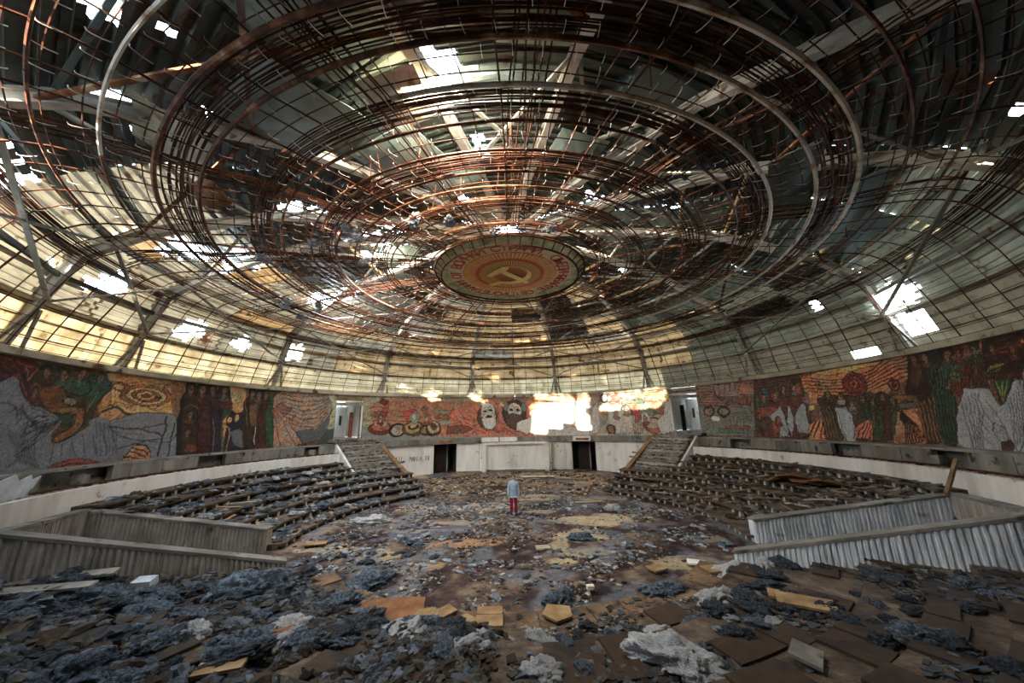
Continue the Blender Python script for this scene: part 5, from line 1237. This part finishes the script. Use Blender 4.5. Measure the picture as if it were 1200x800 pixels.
SL = [(-2.4, -6.76, 1.0, 'p', 'slab_orange', 0.1, 0.12, 'largest orange brown board at the left end of the slab row on the curb'),
 (-3.01, -6.6, 0.7, 'q', 'slab_orange', 0.6, 0.05, 'lighter orange board tucked behind the largest one at the curb'),
 (-1.84, -6.97, 0.55, 'p', 'slab', 0.3, 0, 'tan slab right of the large orange board on the curb'),
 (-1.43, -6.82, 0.42, 'q', 'slab', 0.9, 0.1, 'small tan slab third from the left in the curb row'),
 (-0.95, -7.23, 0.45, 'p', 'slab', 2.2, 0, 'diamond-shaped tan slab lying lowest in the curb row'),
 (-0.48, -6.84, 0.45, 'r', 'slab', 0, 0.05, 'narrow tan slab behind the rectangular slab on the curb'),
 (-0.47, -7.22, 0.6, 'q', 'slab', 0.1, 0, 'rectangular tan slab in the middle of the curb row'),
 (0.93, -6.98, 0.65, 'p', 'slab', 1.3, 0, 'pale pentagonal slab at the right end of the curb row'),
 (5.59, -7.06, 0.55, 'q', 'slab', -0.4, 0, 'small brown slab on the right terrace, left one of the pair'),
 (5.57, -7.7, 0.75, 'r', 'slab', -0.5, 0.05, 'pale brown slab on the right terrace, right one of the pair'),
 (-4.06, -9.55, 0.5, 'r', 'slab', 0.3, 0, 'tan board at the bottom edge on the left'),
 (1.9, -5.58, 0.3, 'b', 'plaster', 0.1, 0, 'small white block on the dark floor right of centre'),
 (-7.95, -6.94, 0.6, 'b', 'ribbed', 0.2, 0.2, 'upright grey box among the wool on the near left terrace'),
 (5.34, -4.9, 0.6, 'q', 'slab', 0.2, 0, 'dusty tan slab lying left of the right ribbed wall end'),
 (5.22, -4.12, 0.5, 'q', 'plaster', -0.3, 0, 'pale slab beside the tan patch on the right floor'),
 (0.93, -2.7, 0.5, 'q', 'sheet_pale', 0.2, 0, 'grey tile lying on the floor left of the blue wool clump'),
 (4.19, -9.44, 0.5, 'q', 'concrete_stain', 0.9, 0.15, 'broken pale panel corner at the bottom right'),
 (10.18, -3.64, 1.1, 't', 'sheet_pale', -0.15, 0.1, 'white edged plank on the first step against the right ribbed wall'),
 (8.27, -4.07, 0.9, 't', 'slab', -0.2, 0.1, 'tan plank with a white edge at the foot of the right ribbed wall'),
 (8.55, -6.54, 0.6, 't', 'plank', -1.0, 0.1, 'short brown plank tilted on the right terrace step'),
 (12.31, -3.6, 1.0, 't', 'plank', -0.2, 0.1, 'dark plank lying along the upper step by the right ribbed wall'),
 (-13.85, -3.9, 1.3, 't', 'concrete', 0.25, 0.1, 'long grey plank at the far left edge, upper one of three'),
 (-9.76, -7.36, 1.4, 't', 'concrete', 0.3, 0.1, 'long grey plank at the far left edge, middle one of three'),
 (-9.35, -7.84, 1.2, 't', 'concrete', 0.2, 0.1, 'long grey plank at the far left edge, lowest one of three'),
 (-7.03, -1.91, 0.6, 'r', 'slab', 0.2, 0, 'flat dusty board on the left arena floor'),
 (3.74, 3.78, 0.8, 't', 'sheet_pale', 0.1, 0, 'pale strip of board lying on the floor right of the person'),
 (1.61, 12.42, 1.4, 't', 'plaster', 0, 0, 'long white lath lying before the stage niche'),
 (-3.2, 14.83, 1.2, 't', 'plaster', 0.1, 0, 'white lath lying left of the stage niche'),
 (3.96, -4.48, 0.5, 'q', 'slab', 0.5, 0, 'small tan slab near the right end of the curb'),
 (-6.49, -8.34, 0.5, 'r', 'plank', 0.4, 0.1, 'brown board showing through the wool on the near left terrace'),
 (-3.96, -8.47, 0.4, 'r', 'slab_orange', 0.5, 0.05, 'orange brown board between wool clumps left of centre')]
for x, y, s, kind, m, rz, rx, lab in SL:
    shp = {'q': [(-.5, -.35), (.45, -.4), (.5, .3), (-.42, .38)], 'p': [(-.5, -.1), (-.1, -.5), (.5, -.35), (.45, .4), (-.2, .45)], 'r': [(-.6, -.3), (.6, -.3), (.6, .3), (-.6, .3)], 't': [(-.9, -.12), (.9, -.1), (.88, .1), (-.86, .12)], 'b': [(-.3, -.2), (.3, -.2), (.3, .2), (-.3, .2)]}[kind]
    slab(x, y, [(a*s, b*s) for a, b in shp], m, lab, .045 if kind != 'b' else .28*s, rx, 0, rz)
# loose planks on the tiers
for i in range(46):
    sg = 1 if i % 3 else -1; a = sg*rnd.uniform(58, 101); r = rnd.uniform(8.8, 13.4); x, y, _ = P(r, a, 0)
    o = slab(x, y, [(-.5, -.06), (.5, -.07), (.5, .05), (-.48, .06)], rnd.choice(['slab', 'plank', 'wood_rail', 'tooth']), 'loose broken plank on the %s seating tiers' % ('right' if sg > 0 else 'left'), .03, rnd.uniform(-.1, .1), rnd.uniform(-.15, .15), rnd.uniform(0, 3), .09, 'plank', 'plank'); o['group'] = 'loose planks on the %s tiers' % ('right' if sg > 0 else 'left')
# heap of orange rust-stained boards on the right tiers
for i in range(6):
    x, y, _ = P(12.4+.25*(i % 2)-.1*i, 92-2.0*i*.9, 0)
    o = slab(x, y, [(-.55, -.4), (.5, -.45), (.4, .3), (-.2, .45), (-.6, .2)], 'slab_orange', 'orange brown crumpled board in the heap on the right seating tiers', .05, .3*rnd.uniform(-1, 1), .35*rnd.uniform(-1, 1), rnd.uniform(0, 3), .18, 'crumpled_board', 'board'); o['group'] = 'orange boards heaped on the right tiers'
# leaning post over the right desk wall
g = MB(); beam(g, (0, 0, 0), (.9, .25, .95), .09, .09); x, y, _ = P(13.6, 107, 0); tag(obj('leaning_post', g, M['wood_rail'], None, (x, y, 1.75)), 'brown timber post leaning across the white desk wall on the right', 'post')
# fallen ragged pale panel at the far left, boxes left in the parapet gaps
g = MB(); pts = [(-1.0, 0), (1.0, 0), (1.15, .62), (.9, .5), (.8, .66), (.5, .5), (.3, .7), (-.1, .55), (-.4, .68), (-.7, .5), (-1, .66)]
v = [(a, t, b) for t in (0, .04) for a, b in pts]; n = len(pts); g.add(v, [tuple(range(n)), tuple(range(2*n-1, n-1, -1))]+[(i, n+i, n+(i+1) % n, (i+1) % n) for i in range(n)])
x, y, _ = P(14.85, -112.5, 0); tag(obj('ragged_panel', g, M['ribbed'], None, (x, y, 2.3), (.15, .05, math.radians(112.5))), 'pale ragged panel leaning on the ledge at the far left', 'panel')
for x_, a, lab in ((0, -101, 'blue white debris block on the ledge in the far left parapet gap'), (1, 98.6, 'small blue box standing in the parapet gap on the right'), (2, -59.5, 'grey block in the parapet gap beside the left stairs')):
    p = P(15.2, a, 2.38); g = MB(); box(g, (-.16, -.12, 0), (.16, .12, .3), jit=.02); tag(obj('block', g, M['concrete'], None, p, (0, 0, rnd.uniform(0, 1))), lab, 'block')
# scraps of insulation hanging in the ceiling grid
for i, (r, az) in enumerate([(8.1, -121), (7.3, -133), (7.0, -128), (9.9, -110), (9.6, -104), (11.0, -88), (11.6, -84), (10.4, -80), (5.2, -158), (5.9, -148), (11.9, -77), (12.6, -72), (6.4, -112), (8.9, -98), (3.9, -172), (4.4, 160)]):
    p = P(r, az, float(lat(s_of_r(r))[1])+.02); s = rnd.uniform(.16, .30)
    o = obj('hanging_scrap', CP[i % 8], None, None, p, (rnd.uniform(2.6, 3.6), rnd.uniform(-.5, .5), rnd.uniform(0, 6)), (s, s*.8, s*1.2)); tag(o, 'pale wool scrap caught in the rusty ceiling grid on the left', 'insulation', 'wool scraps caught in the ceiling grid')
# ================================================================ PERSON
per = empty('person', (-.07, 1.73, .02)); per.rotation_euler = (0, 0, 0); tag(per, 'person in light blue hooded jacket and red trousers standing on the arena floor', 'person')
def skin(name, verts, edges, radii, m, parent, sub=2):
    me = bpy.data.meshes.new(name); me.from_pydata(verts, edges, []); o = bpy.data.objects.new(name, me); col_link(o)
    mo = o.modifiers.new('s', 'SKIN'); sv = me.skin_vertices[0].data
    for i, r in enumerate(radii): sv[i].radius = r if isinstance(r, tuple) else (r, r)
    sv[0].use_root = True; mo.use_smooth_shade = True; o.modifiers.new('u', 'SUBSURF').levels = sub; o.modifiers['u'].render_levels = sub
    dg = bpy.context.evaluated_depsgraph_get(); dg.update(); m2 = bpy.data.meshes.new_from_object(o.evaluated_get(dg)); bpy.data.objects.remove(o)
    m2.materials.clear(); m2.materials.append(m); return obj(name, m2, None, parent)
M['skinm'] = mat('warm_skin', [(.3, 'c09078'), (.7, 'cfa28a')], 10, .6, 0)
M['jacket'] = mat('light_blue_fabric', [(.3, '8ea3ba'), (.7, 'a9bccf')], 9, .9, .3, 30)
M['trousers'] = mat('crimson_fabric', [(.3, '861a30'), (.7, 'a32440')], 9, .9, .3, 30)
M['hair'] = mat('brown_hair', [(.3, '5a4436'), (.7, '7c6450')], 20, .8, .3, 40)
M['shoe'] = mat('black_leather', [(.3, '18161a'), (.7, '282428')], 9, .5, 0)
bv = [(0, 0, .92), (0, 0, 1.08), (0, 0, 1.25), (0, 0, 1.40), (0, 0, 1.48), (0, -.005, 1.53), (0, -.012, 1.61), (0, -.01, 1.70)]; be = [(i, i+1) for i in range(7)]; br = [(.14, .10), (.13, .095), (.15, .10), (.10, .08), (.052, .052), (.055, .06), (.086, .10), (.074, .085)]
for s in (-1, 1):
    b = len(bv); bv += [(s*.17, 0, 1.40), (s*.205, .01, 1.12), (s*.215, -.03, .88), (s*.215, -.05, .80)]; be += [(3, b), (b, b+1), (b+1, b+2), (b+2, b+3)]; br += [.05, .042, .03, .03]
    b = len(bv); bv += [(s*.09, 0, .85), (s*.10, -.005, .48), (s*.105, .01, .10), (s*.11, -.08, .05)]; be += [(0, b), (b, b+1), (b+1, b+2), (b+2, b+3)]; br += [.085, .055, .038, .032]
skin('body', bv, be, br, M['skinm'], per)
tv, te, tr_ = [(0, 0, .93), (0, 0, 1.02)], [(0, 1)], [(.155, .115), (.14, .105)]
for s in (-1, 1):
    b = len(tv); tv += [(s*.088, 0, .82), (s*.10, -.005, .48), (s*.105, .0, .09)]; te += [(0, b), (b, b+1), (b+1, b+2)]; tr_ += [.10, .078, .075]
skin('trousers', tv, te, tr_, M['trousers'], per)
jv = [(0, 0, .93), (0, 0, 1.0), (0, 0, 1.22), (0, 0, 1.38), (0, .01, 1.47), (0, .02, 1.53)]; je = [(i, i+1) for i in range(5)]; jr = [(.19, .15), (.175, .13), (.17, .13), (.13, .11), (.08, .08), (.085, .06)]; jv += [(0, 0, .885), (0, 0, .87)]; je += [(0, 6), (6, 7)]; jr += [(.195, .15), (.195, .15)]
for s in (-1, 1):
    b = len(jv); jv += [(s*.185, 0, 1.39), (s*.225, .01, 1.12), (s*.232, -.03, .84)]; je += [(3, b), (b, b+1), (b+1, b+2)]; jr += [.068, .06, .05]
skin('jacket', jv, je, jr, M['jacket'], per)
skin('hair', [(0, .035, 1.66), (0, -.005, 1.745), (0, .06, 1.56), (-.07, .015, 1.62), (.07, .015, 1.62)], [(0, 1), (0, 2), (0, 3), (0, 4)], [(.12, .10), (.10, .12), (.10, .07), .06, .06], M['hair'], per)
for s in (-1, 1):
    skin('shoe', [(s*.108, .05, .055), (s*.11, -.06, .055), (s*.115, -.17, .04)], [(0, 1), (1, 2)], [.07, .07, .052], M['shoe'], per)
    hx = s*.216; pts = [(hx, -.045, .83), (hx, -.05, .76)]; ed = [(0, 1)]; rd = [(.022, .03), (.02, .034)]
    for k, (dy, ln) in enumerate(((-.028, .062), (-.010, .072), (.008, .068), (.024, .052))):
        b = len(pts); pts += [(hx, -.05+dy, .735), (hx-s*.008, -.052+dy, .735-ln*.55), (hx-s*.02, -.054+dy, .735-ln)]; ed += [(1, b), (b, b+1), (b+1, b+2)]; rd += [.0085, .008, .007]
    b = len(pts); pts += [(hx-s*.01, -.085, .775), (hx-s*.014, -.10, .745)]; ed += [(0, b), (b, b+1)]; rd += [.011, .009]
    skin('hand', pts, ed, rd, M['skinm'], per, 1)
# face
g = MB(); g.add(*[[(-.010, -.105, 1.60), (.010, -.105, 1.60), (0, -.132, 1.597), (0, -.102, 1.64)], [(0, 1, 2), (0, 2, 3), (2, 1, 3)]]); obj('nose', g, M['skinm'], per)
for s in (-1, 1):
    me = bpy.data.meshes.new('eye'); me.from_pydata((IV3*.011+np.array([s*.03, -.100, 1.635])).tolist(), [], IF3); obj('eye', me, M['shoe'], per)
g = MB(); box(g, (-.022, -.106, 1.562), (.022, -.092, 1.570)); obj('mouth', g, M['trousers'], per)
